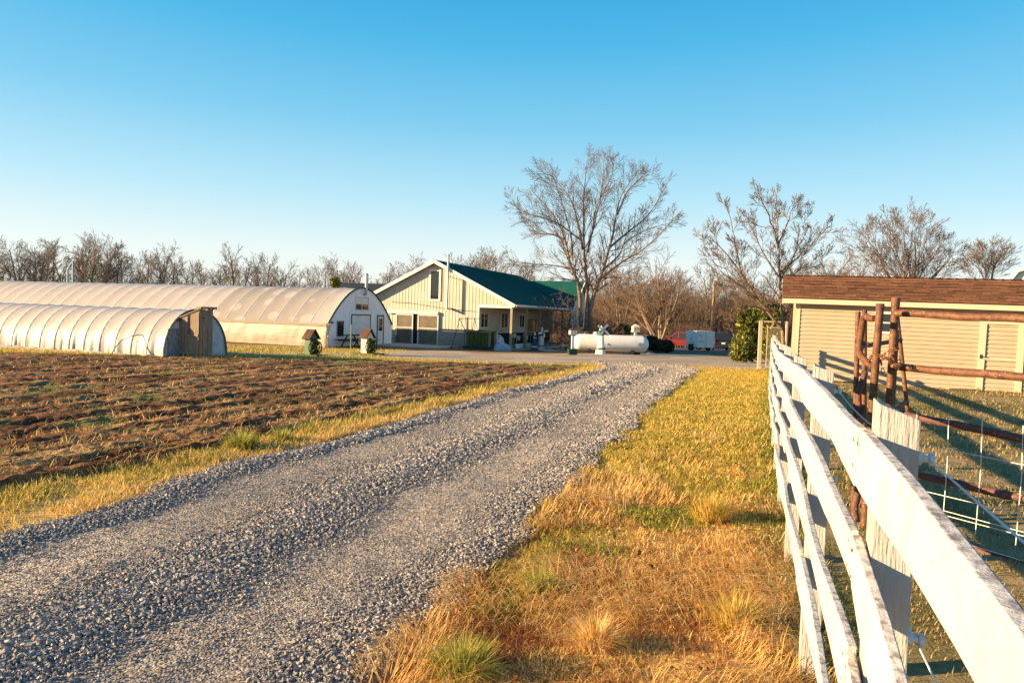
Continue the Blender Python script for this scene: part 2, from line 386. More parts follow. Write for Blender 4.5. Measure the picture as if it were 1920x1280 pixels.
# ------------------------------------------------------------------ stones
def stones(n, y0, y1, pw, smin, smax, seed, wfun, name):
    g = np.random.default_rng(seed)
    yy = (y0 ** (1 - pw) + g.random(n * 3) * (y1 ** (1 - pw) - y0 ** (1 - pw))) ** (1 / (1 - pw))
    u = g.random(n * 3) * 1.04 - .02
    L_, R_ = roadL(yy), roadR(yy); e1 = (fbm(yy * 1.4, yy * 0 + 2, 77, 4) - .5) * .35; e2 = (fbm(yy * 1.6, yy * 0 + 9, 78, 4) - .5) * .45
    xx = (L_ + e1) * (1 - u) + (R_ + e2) * u; rid = rutprof(u, yy, xx)
    keep = g.random(n * 3) < wfun(rid, xx, yy); xx, yy, rid = xx[keep][:n], yy[keep][:n], rid[keep][:n]; n = len(xx)
    s = (smin + (smax - smin) * g.random(n) ** 2.2) * (.55 + .55 * np.clip(rid, 0, 1)) * np.clip(yy / 6, .85, 1.7)
    cube = np.array([(x, y, z) for z in (-1, 1) for y in (-1, 1) for x in (-1, 1)], float)
    V = cube[None] * (1 + .75 * (g.random((n, 8, 3)) - .5)) * (np.array([1.15, .85, .72]) * (1 + .5 * (g.random((n, 1, 3)) - .5))) * s[:, None, None]
    a, b, c = g.random(n) * 6.28, g.normal(0, .5, n), g.normal(0, .5, n)
    ca, sa, cb, sb, cc, sc_ = np.cos(a), np.sin(a), np.cos(b), np.sin(b), np.cos(c), np.sin(c)
    Rm = np.stack([np.stack([ca * cb, ca * sb * sc_ - sa * cc, ca * sb * cc + sa * sc_], -1), np.stack([sa * cb, sa * sb * sc_ + ca * cc, sa * sb * cc - ca * sc_], -1), np.stack([-sb, cb * sc_, cb * cc], -1)], -2)
    V = np.einsum('nij,nkj->nki', Rm, V) + np.stack([xx, yy, roadz(xx, yy, rid) + s * .35 + .01 * np.clip(rid, 0, 1) * g.random(n)], -1)[:, None]
    f = np.array([(0, 2, 3, 1), (4, 5, 7, 6), (0, 1, 5, 4), (2, 6, 7, 3), (0, 4, 6, 2), (1, 3, 7, 5)])
    Q = (f[None] + (np.arange(n) * 8)[:, None, None]).reshape(-1, 4)
    k = g.random(n); col = np.where((k < .6)[:, None], (.275, .25, .235), np.where((k < .8)[:, None], (.175, .158, .15), (.44, .39, .34))) * (.75 + .5 * g.random((n, 1)))
    return tag(npmesh(name, V, [Q], M_stone, tint=np.repeat(col, 8, 0)), kind='stuff')
M_stone = mat('crushed_stone', (.3, .3, .31), .85, tint=True, col2=(.16, .15, .15), ns=60, lo=.55, hi=.8, spec=.2)
stones(115000, 2.3, 18, 1.02, .0047, .0118, 5, lambda r, x, y: .12 + .88 * np.clip(r * 1.15 - .13 + (fbm(x * 2.5, y * 2.5, 71) - .5) * .9, 0, 1), 'gravel_stones')

stones(16000, 15, 31, 1.02, .010, .020, 6, lambda r, x, y: .04 + .6 * np.clip(r * 1.0 + (fbm(x * 1.5, y * .8, 71) - .5) * 1.1, 0, 1), 'gravel_stones')

# ------------------------------------------------------------------ ploughed field
nyf, nxf = 330, 430
tv = np.linspace(0, 1, nyf); Yf = 3.2 * (27.2 / 3.2) ** tv
uf = np.linspace(0, 1, nxf) ** 1.25
YY = np.repeat(Yf[:, None], nxf, 1); x0 = fieldL(np.minimum(Yf, 26.3)) + .12; x1 = -.86 * Yf - 5
XX = x0[:, None] * (1 - uf[None]) + x1[:, None] * uf[None]
XX = XX + (fbm(YY * 1.2, XX * 0, 12) - .5) * .35 * (1 - uf[None])
al = .35 * XX + .94 * YY; ac = -.94 * XX + .35 * YY
rowh = np.sin(ac * 2 * np.pi / .82 + (fbm(al * .25, ac * .4, 15) - .5) * 3.5) * .5 + .5
cl = fbm(XX * 3.2, YY * 3.2, 16, 5, .6); cl2 = np.abs(fbm(al * 1.3, ac * 6.5, 17, 4, .6) - .5) * 2
big = fbm(al * .3, ac * .9, 18, 3)
Hf = .05 * rowh + .05 * (cl - .4) + .06 * (.5 - cl2) + .04 * (big - .5) + .085 * (fbm(XX * 8, YY * 8, 23, 3, .6) - .45)
inside = np.clip((x0[:, None] - XX) / .35, 0, 1) * np.clip((yfar(XX) - YY) / .5 + (cl - .5) * 1.5, 0, 1)
Zf = gz(XX, YY) + .02 + (Hf * .78 + .015) * inside - .28 * (1 - inside)
Tf = cmix(cmix((.07, .03, .016), SOIL, rowh * 1.2 + (cl - .5) * 2), (.31, .155, .07), (cl - .42) * 3.5 + (big - .5) * 1.5)
Tf = cmix(Tf, (.42, .27, .12), (fbm(al * .6, ac * 4.5, 19, 4) - .53) * 6)
Tf = cmix(Tf, (.22, .19, .06), (fbm(XX * 1.1, YY * 1.6, 20, 4) - .63 + .10 * np.clip((YY - 14) / 9, 0, 1)) * 6)
idx = np.arange(nyf * nxf).reshape(nyf, nxf)
qd = np.stack([idx[:-1, :-1], idx[1:, :-1], idx[1:, 1:], idx[:-1, 1:]], -1).reshape(-1, 4)
M_soil = mat('soil', SOIL, .95, tint=True, col2=(.06, .028, .014), ns=14, lo=.5, hi=.72, bump=.8, bs=30, bd=.04, spec=.08)
tag(npmesh('ploughed_field', np.stack([XX, YY, Zf], -1), [qd], M_soil, tint=Tf.reshape(-1, 3), smooth=True), kind='structure')
def field_z(x, y): return gz(x, y) + .03

# ------------------------------------------------------------------ grass
def blades(name, P, h, lean, wid, col, mat_, seed=0, az=None, kind='stuff', parent=None):
    """bent blades: P base points (n,3), h length, lean 0 upright .. 1.5 flat"""
    g = np.random.default_rng(seed); n = len(P); az = g.random(n) * 6.283 if az is None else az
    d = np.stack([np.cos(az), np.sin(az), 0 * az], -1); s = np.stack([-np.sin(az), np.cos(az), 0 * az], -1)
    up = np.array([0, 0, 1.]); l1 = lean * .55; l2 = np.minimum(lean * 1.35, 1.75)
    p1 = P + (d * np.sin(l1)[:, None] + up * np.cos(l1)[:, None]) * (h * .5)[:, None]
    p2 = p1 + (d * np.sin(l2)[:, None] + up * np.cos(l2)[:, None]) * (h * .5)[:, None]
    p2[:, 2] = np.maximum(p2[:, 2], P[:, 2] + .006)
    w = wid[:, None]
    V = np.stack([P - s * w, P + s * w, p1 - s * w * .8, p1 + s * w * .8, p2], 1)
    o = (np.arange(n) * 5)[:, None]
    return npmesh(name, V, [o + np.array([[0, 1, 3, 2]]), o + np.array([[2, 3, 4]])], mat_, parent, tint=np.repeat(col, 5, 0)) if kind is None else \
        tag(npmesh(name, V, [o + np.array([[0, 1, 3, 2]]), o + np.array([[2, 3, 4]])], mat_, parent, tint=np.repeat(col, 5, 0)), kind=kind)
M_grass = mat('grass_blade', GOLD, .7, tint=True, trans=.4, spec=.15)
def samp(g, n, y0, y1, pw): return (y0 ** (1 - pw) + g.random(n) * (y1 ** (1 - pw) - y0 ** (1 - pw))) ** (1 / (1 - pw))
def pick(g, n, cols, probs):
    k = g.choice(len(cols), n, p=np.array(probs) / sum(probs)); return np.array(cols)[k] * (.7 + .6 * g.random((n, 1)))
# right verge: dry straw in front, yellow-green further on
g = np.random.default_rng(101); n = 210000
y = samp(g, n, 1.7, 30, 1.35); u = g.random(n); xl = roadR(y) - .05; x = xl + (fenceX(y) + .25 - xl) * u
clump = fbm(x * 2.6, y * 2.6, 131, 3); patch = fbm(x * .9, y * .9, 132, 3)
ed = np.clip(1 - (x - xl) / .45, 0, 1)
keep = g.random(n) < np.clip(.25 + 1.7 * (clump - .3) + .2 - ed * .45 - .25 * ((y < 5) & (patch < .42)), .06, 1); x, y, clump, patch, ed = x[keep], y[keep], clump[keep], patch[keep], ed[keep]; n = len(x)
lush = np.clip((y - 5.4 + (patch - .5) * 5) * .5, 0, 1); k = g.random(n)
dry = pick(g, n, [STRAW, PALE, RUST, (.34, .2, .06), GREEN], [4, 2, 1.8, 2, .9])
dry = np.where((g.random(n) < np.clip((fbm(x * 1.6, y * 1.6, 151, 3) - .52) * 7, 0, .85))[:, None], pick(g, n, [GREEN, (.30, .30, .05), (.15, .2, .03)], [2, 2, 1]), dry)
dry = np.where((g.random(n) < np.clip((fbm(x * 2.1, y * 2.1, 152, 3) - .55) * 7, 0, .8))[:, None], pick(g, n, [(.36, .14, .05), (.26, .11, .05), RUST], [2, 2, 1]), dry)
dry = np.where((k < ed * .75)[:, None], pick(g, n, [RUST, (.36, .17, .06), STRAW], [3, 2, 1.4]), dry)
grn = pick(g, n, [GOLD, (.42, .37, .06), GREEN, (.60, .42, .13), STRAW], [3.6, 2.8, 1.8, 2, 1.8])
nearf = np.clip(1 - (fenceX(y) - x) / .4, 0, 1)
col = np.where((g.random(n) < lush)[:, None], grn, dry)
col = np.where((g.random(n) < nearf * .55)[:, None], pick(g, n, [GREEN, (.2, .22, .03)], [1, 1]), col)
h = (.035 + .075 * clump * g.random(n) * 1.5) * np.clip(y / 6, .9, 1.1); lean = np.where(g.random(n) < lush * .6, g.normal(.95, .35, n), g.normal(1.25, .35, n)).clip(.1, 1.6)
blades('verge_grass', np.stack([x, y, gz(x, y) - .005], -1), h, lean, .0016 * np.clip(y / 2.6, .9, 4.5), col, M_grass, 1)
# matted long thatch over the dry part
g = np.random.default_rng(121); n = 36000
y = samp(g, n, 1.8, 12, 1.4); xl = roadR(y); x = xl + (fenceX(y) + .1 - xl) * g.random(n); cp = fbm(x * 1.5, y * 1.5, 141, 3); keep = g.random(n) < np.clip((cp - .38) * 4, 0, 1) * np.clip(1.6 - y / 7, .15, 1); x, y = x[keep], y[keep]; n = len(x)
blades('verge_grass', np.stack([x, y, gz(x, y) + .02 * g.random(n)], -1), .10 + .16 * g.random(n), g.normal(1.3, .22, n).clip(.5, 1.6), .0013 * np.clip(y / 2.6, .9, 3), pick(g, n, [STRAW, PALE, (.62, .36, .11), (.46, .22, .07)], [3, 2, 2, 1]), M_grass, 21, az=fbm(x * 1.2, y * 1.2, 142, 2) * 12 + g.normal(0, .7, n))
# left verge
g = np.random.default_rng(102); n = 60000
y = samp(g, n, 3.5, 27.5, 1.2); u = g.random(n); xl = fieldL(y) - .15; x = xl + (roadL(y) + .05 - xl) * u
clump = fbm(x * 2.2, y * 2.2, 133, 3); keep = g.random(n) < np.clip(.3 + 1.8 * (clump - .3), .05, 1); x, y, clump, u = x[keep], y[keep], clump[keep], u[keep]; n = len(x)
col = np.where((u + g.normal(0, .25, n) > .75)[:, None], pick(g, n, [STRAW, PALE, (.4, .24, .07)], [3, 2, 1]), pick(g, n, [GOLD, (.42, .36, .08), GREEN, STRAW, PALE], [3, 3, 2.0, 2, 1]))
h = (.05 + .14 * clump * g.random(n)) * np.clip(y / 7, .9, 1.5)
blades('verge_grass', np.stack([x, y, gz(x, y) - .005], -1), h, g.normal(.95, .4, n).clip(.1, 1.6), .0017 * np.clip(y / 3, .9, 4), col, M_grass, 2)
# paddock behind the fence
g = np.random.default_rng(103); n = 90000
y = samp(g, n, 1.0, 27, 1.0001); x = fenceX(y) + .05 + (np.minimum(y * .85 + 2.2, 19) - fenceX(y)) * g.random(n)
patch = fbm(x * .8, y * .8, 134, 3); clump = fbm(x * 3, y * 3, 136, 3); keep = g.random(n) < np.clip(.15 + 2 * (clump - .32), .05, 1); x, y, patch = x[keep], y[keep], patch[keep]; n = len(x)
near_ = np.clip(1 - (x - fenceX(y)) / .9, 0, 1)
col = np.where((g.random(n) < np.clip((patch - .4) * 4, 0, 1))[:, None], pick(g, n, [(.46, .33, .15), (.55, .43, .24), (.34, .23, .10)], [2, 1, 1]), pick(g, n, [(.26, .21, .09), (.36, .29, .16), (.2, .22, .05)], [2, 1.6, 1]))
col = np.where((g.random(n) < near_ * .8)[:, None], pick(g, n, [(.10, .15, .02), (.17, .21, .03)], [1, 1]), col)
blades('paddock_grass', np.stack([x, y, gz(x, y) - .005], -1), (.03 + .05 * g.random(n)) * np.clip(y / 6, .9, 1.7), g.normal(1.0, .35, n).clip(.1, 1.6), .0017 * np.clip(y / 2.5, .9, 5), col, M_grass, 3)
# strip of grass in front of the hoop houses and along the far edge of the field
g = np.random.default_rng(104); n = 42000
x = -26 + 29 * g.random(n); y = yfar(x) - .3 + (.2 + np.where((x > -15) & (x < -5.5) & (g.random(n) < .6), 12.5, 2.8) * g.random(n) ** 1.5) * np.clip((1 - x) / 6, .25, 1)
col = pick(g, n, [GOLD, (.36, .32, .05), GREEN, STRAW, PALE], [3, 2.5, 2.2, 2, .8])
blades('field_edge_grass', np.stack([x, y, gz(x, y)], -1), .05 + .12 * g.random(n), g.normal(.7, .35, n).clip(.1, 1.5), .009 + 0 * x, col, M_grass, 4)
# straw and weeds lying in the ploughed soil
g = np.random.default_rng(105); n = 90000
y = samp(g, n, 4, 25.5, .9); x = fieldL(y) - (.82 * y + 4 + fieldL(y)) * g.random(n)
a = .35 * x + .94 * y; c = -.94 * x + .35 * y
clump = fbm(a * .6, c * 4.5, 19, 4); grn = fbm(x * 1.1, y * 1.6, 20, 4)
keep = (g.random(n) < np.clip((clump - .42) * 3.5, .03, 1)) & (y < yfar(x) - .1); x, y, grn = x[keep], y[keep], grn[keep]; n = len(x)
col = np.where((g.random(n) < np.clip((grn - .52) * 6, 0, .7))[:, None], pick(g, n, [GREEN, (.22, .21, .06), (.3, .3, .14)], [2, 2, 1]), pick(g, n, [STRAW, PALE, (.36, .19, .07), (.25, .12, .05)], [1.6, 1, 2, 2]))
fz = field_z(x, y)
blades('field_straw', np.stack([x, y, fz + .03 * g.random(n)], -1), .05 + .16 * g.random(n) ** 2, g.normal(1.25, .3, n).clip(.2, 1.62), .0026 * np.clip(y / 5, .9, 3.2), col, M_grass, 5)
# single clumps one can point at
def tuft(px, py, rad, hh, n, cols, label, seed):
    p = G(px, py); g = np.random.default_rng(seed); t = thing('grass_tuft', label, 'grass tuft', p)
    a = g.random(n) * 6.283; r = rad * .45 * g.random(n) ** .7
    P = np.stack([r * np.cos(a), r * np.sin(a), 0 * a - .005], -1)
    blades('blades', P, hh * (.55 + .6 * g.random(n)), (.25 + 1.1 * r / rad * 1.6 + g.normal(0, .22, n)).clip(.05, 1.5), .0024 * max(1, p.y / 4) + 0 * a, pick(g, n, *cols), M_grass, seed, az=a + g.normal(0, .5, n), kind=None, parent=t)
gcol = ([(.20, .26, .04), (.38, .37, .07), (.58, .46, .14)], [3, 3, 2]); ycol = ([GOLD, (.40, .36, .06), STRAW], [3, 2, 2]); dcol = ([STRAW, PALE, (.45, .27, .09)], [3, 2, 1])
tuft(866, 1270, .22, .20, 700, gcol, 'big green tuft of grass at the bottom edge between the gravel and the dry straw', 1)
tuft(452, 842, .30, .26, 500, gcol, 'green tuft of grass between the ploughed soil and the gravel road', 2)
tuft(525, 828, .22, .20, 260, gcol, 'smaller grass clump just beyond the green tuft by the ploughed soil', 7)
tuft(1378, 1180, .2, .22, 420, ycol, 'yellow tuft of long grass in the dry straw near the white fence', 3)
tuft(1010, 1112, .20, .17, 420, gcol, 'low green grass tuft among rusty straw close to the road edge', 4)
tuft(1330, 975, .3, .26, 600, ycol, 'wide golden clump of grass halfway along the verge', 5)
tuft(1115, 1215, .15, .19, 420, dcol, 'pale upright clump of dry straw low in the verge', 6)
# fallen leaves
g = np.random.default_rng(106); n = 260; y = samp(g, n, 2.3, 9, 1.4); x = roadR(y) + .1 + (fenceX(y) - .2 - roadR(y)) * g.random(n)
V = []; Fq = []
for i in range(n):
    a = g.random() * 6.28; L_ = .010 + .020 * g.random(); t = g.normal(0, .5, 2); zc = g1(0, y[i]) + .03 + .03 * g.random()
    for (p, q, w_) in ((-1, 0, 0), (-.2, .6, .3), (1, 0, .1), (-.2, -.6, .35)):
        V.append((x[i] + L_ * (p * math.cos(a) - q * math.sin(a)), y[i] + L_ * (p * math.sin(a) + q * math.cos(a)), zc + L_ * (p * t[0] + q * t[1] + w_)))
    Fq.append((4 * i, 4 * i + 1, 4 * i + 2, 4 * i + 3))
M_leaf = mat('dead_leaf', (.22, .075, .025), .7, col2=(.14, .045, .018), ns=8, trans=.2)
tag(npmesh('fallen_leaves', np.array(V), [np.array(Fq)], M_leaf), kind='stuff')
# ================================================================== materials
M_white = mat('white_paint', (.74, .73, .71), .55, col2=(.54, .52, .49), ns=3, lo=.45, hi=.8)
M_trimw = mat('white_trim', (.70, .66, .60), .5)
M_tan = mat('tan_metal', (.56, .485, .40), .5, col2=(.50, .43, .35), ns=.8)
M_greenroof = mat('green_metal_roof', (.008, .075, .062), .65, col2=(.01, .085, .07), ns=.6, spec=.15)
M_dgreen = mat('dark_green_paint', (.012, .055, .04), .5)
M_navy = mat('navy_wainscot', (.006, .010, .014), .7, spec=.1)
M_glass = mat('dark_glass', (.02, .022, .025), .08, spec=.6)
M_poly = mat('polycarbonate', (.22, .18, .13), .35, col2=(.16, .13, .10), ns=2.5, trans=.15)
M_conc = mat('concrete', (.42, .37, .31), .9, col2=(.32, .29, .25), ns=3, bump=.2, bs=40, bd=.01)
M_galv = mat('galvanized_steel', (.50, .50, .48), .4, metal=.6, col2=(.38, .38, .37), ns=9)
M_film = mat('greenhouse_film', (.585, .53, .50), .42, col2=(.50, .455, .43), ns=.7, lo=.35, hi=.75, trans=.3, bump=.25, bs=3, bd=.05)
M_filmend = mat('end_film', (.66, .70, .74), .45, col2=(.50, .54, .58), ns=3, trans=.3)
M_curtain = mat('side_curtain', (.60, .53, .44), .5, col2=(.50, .43, .35), ns=2, stretch=(1, .35, 3), trans=.25, bump=.5, bs=4, bd=.06)
M_rib = mat('rib_pipe', (.72, .72, .70), .45)
M_wend = mat('white_board_shade_tint', (.84, .85, .87), .6, col2=(.74, .75, .78), ns=6, stretch=(1, 1, .2))  # bluish cast in the white stands in for shade on the end wall
M_oldwood = mat('weathered_wood', (.33, .24, .16), .85, col2=(.14, .10, .075), ns=5, stretch=(9, 9, .7), lo=.35, hi=.7, bump=.5, bs=12, bd=.01)
M_greywood = mat('grey_wood', (.42, .34, .28), .85, col2=(.16, .14, .13), ns=5, stretch=(.7, 9, 9), lo=.35, hi=.7, bump=.5, bs=12, bd=.01)
M_dark = mat('dark_iron', (.03, .03, .032), .6)
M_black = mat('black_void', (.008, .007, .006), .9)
M_moss = mat('mossy_wood', (.10, .11, .02), .9, col2=(.035, .05, .012), ns=4, stretch=(6, 6, .6), lo=.4, hi=.65, bump=.4, bs=14, bd=.01)
M_cinder = mat('cinder_block', (.36, .31, .25), .95, col2=(.28, .24, .2), ns=20)
M_hose = mat('black_pipe', (.06, .055, .05), .6)

def film_wet(m):
    """grey condensation on the inside of the plastic with clear oval patches, in the bays nearest the end wall"""
    nt = m.node_tree; N = nt.nodes; L = nt.links; b = N['Principled BSDF']
    tc = N['Texture Coordinate']; sx = N.new('ShaderNodeSeparateXYZ'); L.new(tc.outputs['Object'], sx.inputs[0])
    mp = N.new('ShaderNodeMapping'); mp.inputs['Scale'].default_value = (.35, .55, .75); L.new(tc.outputs['Object'], mp.inputs[0])
    v = N.new('ShaderNodeTexVoronoi'); v.inputs['Scale'].default_value = 1.2; L.new(mp.outputs[0], v.inputs[0])
    r1 = N.new('ShaderNodeMapRange'); r1.inputs[1].default_value = .26; r1.inputs[2].default_value = .30; L.new(v.outputs[0], r1.inputs[0])
    r2 = N.new('ShaderNodeMapRange'); r2.inputs[1].default_value = 8.6; r2.inputs[2].default_value = 8.2; L.new(sx.outputs['Y'], r2.inputs[0])
    r3 = N.new('ShaderNodeMapRange'); r3.inputs[1].default_value = 1.0; r3.inputs[2].default_value = 1.3; L.new(sx.outputs['Y'], r3.inputs[0])
    m1 = N.new('ShaderNodeMath'); m1.operation = 'MULTIPLY'; L.new(r1.outputs[0], m1.inputs[0]); L.new(r2.outputs[0], m1.inputs[1])
    m2 = N.new('ShaderNodeMath'); m2.operation = 'MULTIPLY'; L.new(m1.outputs[0], m2.inputs[0]); L.new(r3.outputs[0], m2.inputs[1])
    old = b.inputs['Base Color'].links[0].from_socket
    x = N.new('ShaderNodeMix'); x.data_type = 'RGBA'; L.new(m2.outputs[0], x.inputs[0]); L.new(old, x.inputs[6]); x.inputs[7].default_value = (.44, .39, .35, 1)
    for k in list(old.links): L.new(x.outputs[2], k.to_socket) if k.to_node != x else None
M_film2 = M_film.copy(); M_film2.name = 'greenhouse_film_damp'; film_wet(M_film2)

# ================================================================== big greenhouse
GH = Frame(G(612, 651), (.35, .94))
gw = GH.S(733, 650)[0]; gh = GH.S(683, 540)[1]; wz = 1.22; glen = 36.0; nb = 30; bay = glen / nb
def arch(s):                       # s 0..1 across the width -> z
    q = min(s, 1 - s) * 2; return wz + (gh - wz) * (1 - (1 - q) ** 1.9)
gt = thing('hoop_greenhouse', 'long white plastic hoop greenhouse with a white boarded end wall and stovepipe', 'greenhouse', GH.o, GH.rz)
na = 44; rows = []
us = [.5 - .5 * math.cos(math.pi * j / na) for j in range(na + 1)]
for i in range(nb * 6 + 1):
    y = i * bay / 6; sag = .055 * math.sin(math.pi * (i % 6) / 6); row = []
    for u in us:
        k = sag * math.sin(math.pi * u) ** .5; z = arch(u)
        row.append((u * gw + (.5 - u) * k * 1.2, y, z - k * .9 + .02 * (fbm(y * .8, u * 6, 5, 3) - .5)))
    rows.append(row)
MB().sheet(rows).build('plastic_cover', M_film2, gt, smooth=True)
for i in range(nb + 1):
    MB().tube([(u * gw, i * bay, arch(u) - .010) for u in us[::2]], .026, 6).build('rib', M_rib, gt, smooth=True)
for side in (0, 1):
    rows = []
    for i in range(260):
        y = i * glen / 259; r = []
        for k in range(9):
            z = wz * k / 8; bl = .10 * math.sin(math.pi * k / 8) * (.4 + fbm(y * .5, side * 9 + z, 8, 3)) + .04 * (vnoise(y * 4 + z * 2, z * 2 + side * 5, 3) - .5)
            r.append(((gw + bl) if side else -bl, y, z))
        rows.append(r)
    MB().sheet(rows).build('side_curtain', M_curtain, gt, smooth=True)
    x = gw + .02 if side else -.06
    MB().box(x, x + .04, 0, glen, wz - .05, wz + .09).build('hip_board', M_greywood, gt)
# torn curtain corner hanging at the front
rows = [[(-.10 - .10 * math.sin(k * 1.9 + z * 3) - .12 * (1 - z / 1.3), -.04 - .03 * k, z) for z in np.linspace(0.02, wz + .1, 9)] for k in range(8)]
MB().sheet(rows).build('curtain_flap', M_curtain, gt, smooth=True)
# end wall of vertical boards
m = MB(); nbd = 36
for i in range(nbd):
    a = i / nbd; b = (i + 1) / nbd - .0016
    m.ext([(a * gw, .02), (b * gw, .02), (b * gw, max(.1, arch(b) - .02)), (a * gw, max(.1, arch(a) - .02))], -.03, -.002 - .006 * (i % 2))
ew = m.build('end_wall', M_wend, gt)
m = MB()
pts = [(0, 0)] + [(u * gw, arch(u)) for u in us[::2]] + [(gw, 0)]
m.tube([(x, -.05, z + .02) for x, z in pts[1:-1]], .055, 6); m.build('end_trim', M_dgreen, gt, smooth=True)
def wrect(fr, p0, p1, off=0.):
    x0, z1 = fr.S(*p0, off); x1, z0 = fr.S(*p1, off); return x0, x1, z0, z1
def frame4(m, x0, x1, z0, z1, w, y0, y1, bottom=True):
    m.box(x0 - w, x0, y0, y1, z0 - (w if bottom else 0), z1 + w); m.box(x1, x1 + w, y0, y1, z0 - (w if bottom else 0), z1 + w)
    m.box(x0, x1, y0, y1, z1, z1 + w)
    if bottom: m.box(x0, x1, y0, y1, z0 - w, z0)
x0, x1, z0, z1 = wrect(GH, (659, 591), (691.5, 651)); z0 = .03
m = MB(); h5 = (z1 - z0) / 5
for i in range(5):
    m.box(x0, x1, -.045, -.034, z0 + i * h5 + .012, z0 + (i + 1) * h5 - .012)
    for j in range(4):
        w4 = (x1 - x0) / 4; m.box(x0 + j * w4 + .07, x0 + (j + 1) * w4 - .07, -.052, -.045, z0 + i * h5 + .09, z0 + (i + 1) * h5 - .09)
od = m.build('overhead_door', M_white, gt)
MB().box(x0 + (x1 - x0) * .72, x0 + (x1 - x0) * .72 + .1, -.075, -.053, .95, 1.0).build('door_handle', M_galv, od)
m = MB(); frame4(m, x0, x1, z0, z1, .07, -.06, -.033, False); m.build('door_frame', M_dgreen, gt)
x0, x1, z0, z1 = wrect(GH, (707.5, 593), (716, 651)); z0 = .03
sd = MB().box(x0, x1, -.05, -.034, z0, z1).build('side_door', M_white, gt)
zz = z0 + (z1 - z0) * .48; MB().box(x0 + .1, x1 - .1, -.058, -.0505, zz, z1 - .12).build('pane', M_glass, sd)
MB().box(x1 - .1, x1 - .04, -.08, -.051, 1.0, 1.05).build('door_handle', M_galv, sd)
m = MB(); frame4(m, x0, x1, z0, z1, .09, -.06, -.033, False); m.build('door_frame', M_dgreen, gt)
for (p0, p1, split) in (((666, 557), (689, 581), True), ((631.5, 603), (642, 629), False)):
    x0, x1, z0, z1 = wrect(GH, p0, p1)
    m = MB(); frame4(m, x0, x1, z0, z1, .05, -.06, -.033)
    if split: m.box((x0 + x1) / 2 - .02, (x0 + x1) / 2 + .02, -.058, -.033, z0, z1)
    wdw = m.build('window', M_trimw if split else M_oldwood, gt)
    MB().box(x0, x1, -.044, -.036, z0, z1).build('pane', M_glass, wdw)
    if split:   # pale blind behind part of the glass
        MB().box(x0 + .02, x1 - .02, -.047, -.0445, z0 + (z1 - z0) * .45, z1 - .02).build('blind', M_trimw, wdw)
px_, pz_ = GH.S(681.5, 552); pt = GH.S(681.5, 516)[1]
m = MB().tube([(px_, .0, pz_), (px_, -.16, pz_ + .03), (px_, -.19, pz_ + .16), (px_, -.19, pt)], .085, 10)
m.lathe([(.11, 0), (.11, .07), (.06, .12)], 10, (px_, -.19, pt)); m.build('stovepipe', M_galv, gt, smooth=True)
MB().box(.3, .42, -.13, -.03, 1.32, 1.42).build('wall_lamp', M_dark, gt)

# ================================================================== low hoop house with plank porch
SH = Frame(G(305, 672), (.35, .94))
sw = SH.S(423, 669)[0]; shh = SH.S(372, 581)[1]
def arc2(s): return (shh) * math.sqrt(max(0, 1 - (2 * s - 1) ** 2)) ** .92
st = thing('low_tunnel', 'low plastic hoop tunnel with bowed ribs and a rickety plank doorway', 'greenhouse', SH.o, SH.rz)
slen = 12.6; nb2 = 17; bay2 = slen / nb2
us2 = [.5 - .5 * math.cos(math.pi * j / 36) for j in range(37)]; rows = []
for i in range(nb2 * 14 + 1):
    y = i * bay2 / 14; k = .035 * math.sin(math.pi * (i % 14) / 14)
    rows.append([(u * sw + (.5 - u) * k * 2 * (1 + 3.2 * max(0, .75 - arc2(u)) * (vnoise(y * 11, u * 2, 2) - .5) * 2 * (.3 + fbm(y * .8, 3, 9, 2))), y, max(.0, arc2(u) - k * .8)) for u in us2])
MB().sheet(rows).build('plastic_cover', M_film, st, smooth=True)
for i in range(nb2 + 1):
    MB().tube([(u * sw, i * bay2, arc2(u) - .011) for u in us2[::2]], .024, 6).build('rib', M_rib, st, smooth=True)
# crumpled plastic hem on the ground
rows = [[(-.02 - .09 * k - .04 * vnoise(y * 5, k, 6), y, .10 * math.exp(-k * .8) * (.4 + vnoise(y * 4, k * 1.3, 7)) + .005) for k in range(6)] for y in np.linspace(-.1, slen, 160)]
MB().sheet(rows).build('plastic_hem', M_curtain, st, smooth=True)
nb_ = 14; m = MB()
for i in range(28):
    a, b = i / 28, (i + 1) / 28; m.ext([(a * sw, .0), (b * sw, .0), (b * sw, max(.03, arc2(b))), (a * sw, max(.03, arc2(a)))], -.012, .004)
m.build('end_film', M_filmend, st)
m = MB().tube([(u * sw, -.03, arc2(u) + .01) for u in us2[::2]], .035, 6); m.build('end_rib', mat('old_hoop', (.10, .14, .13), .7), st, smooth=True)
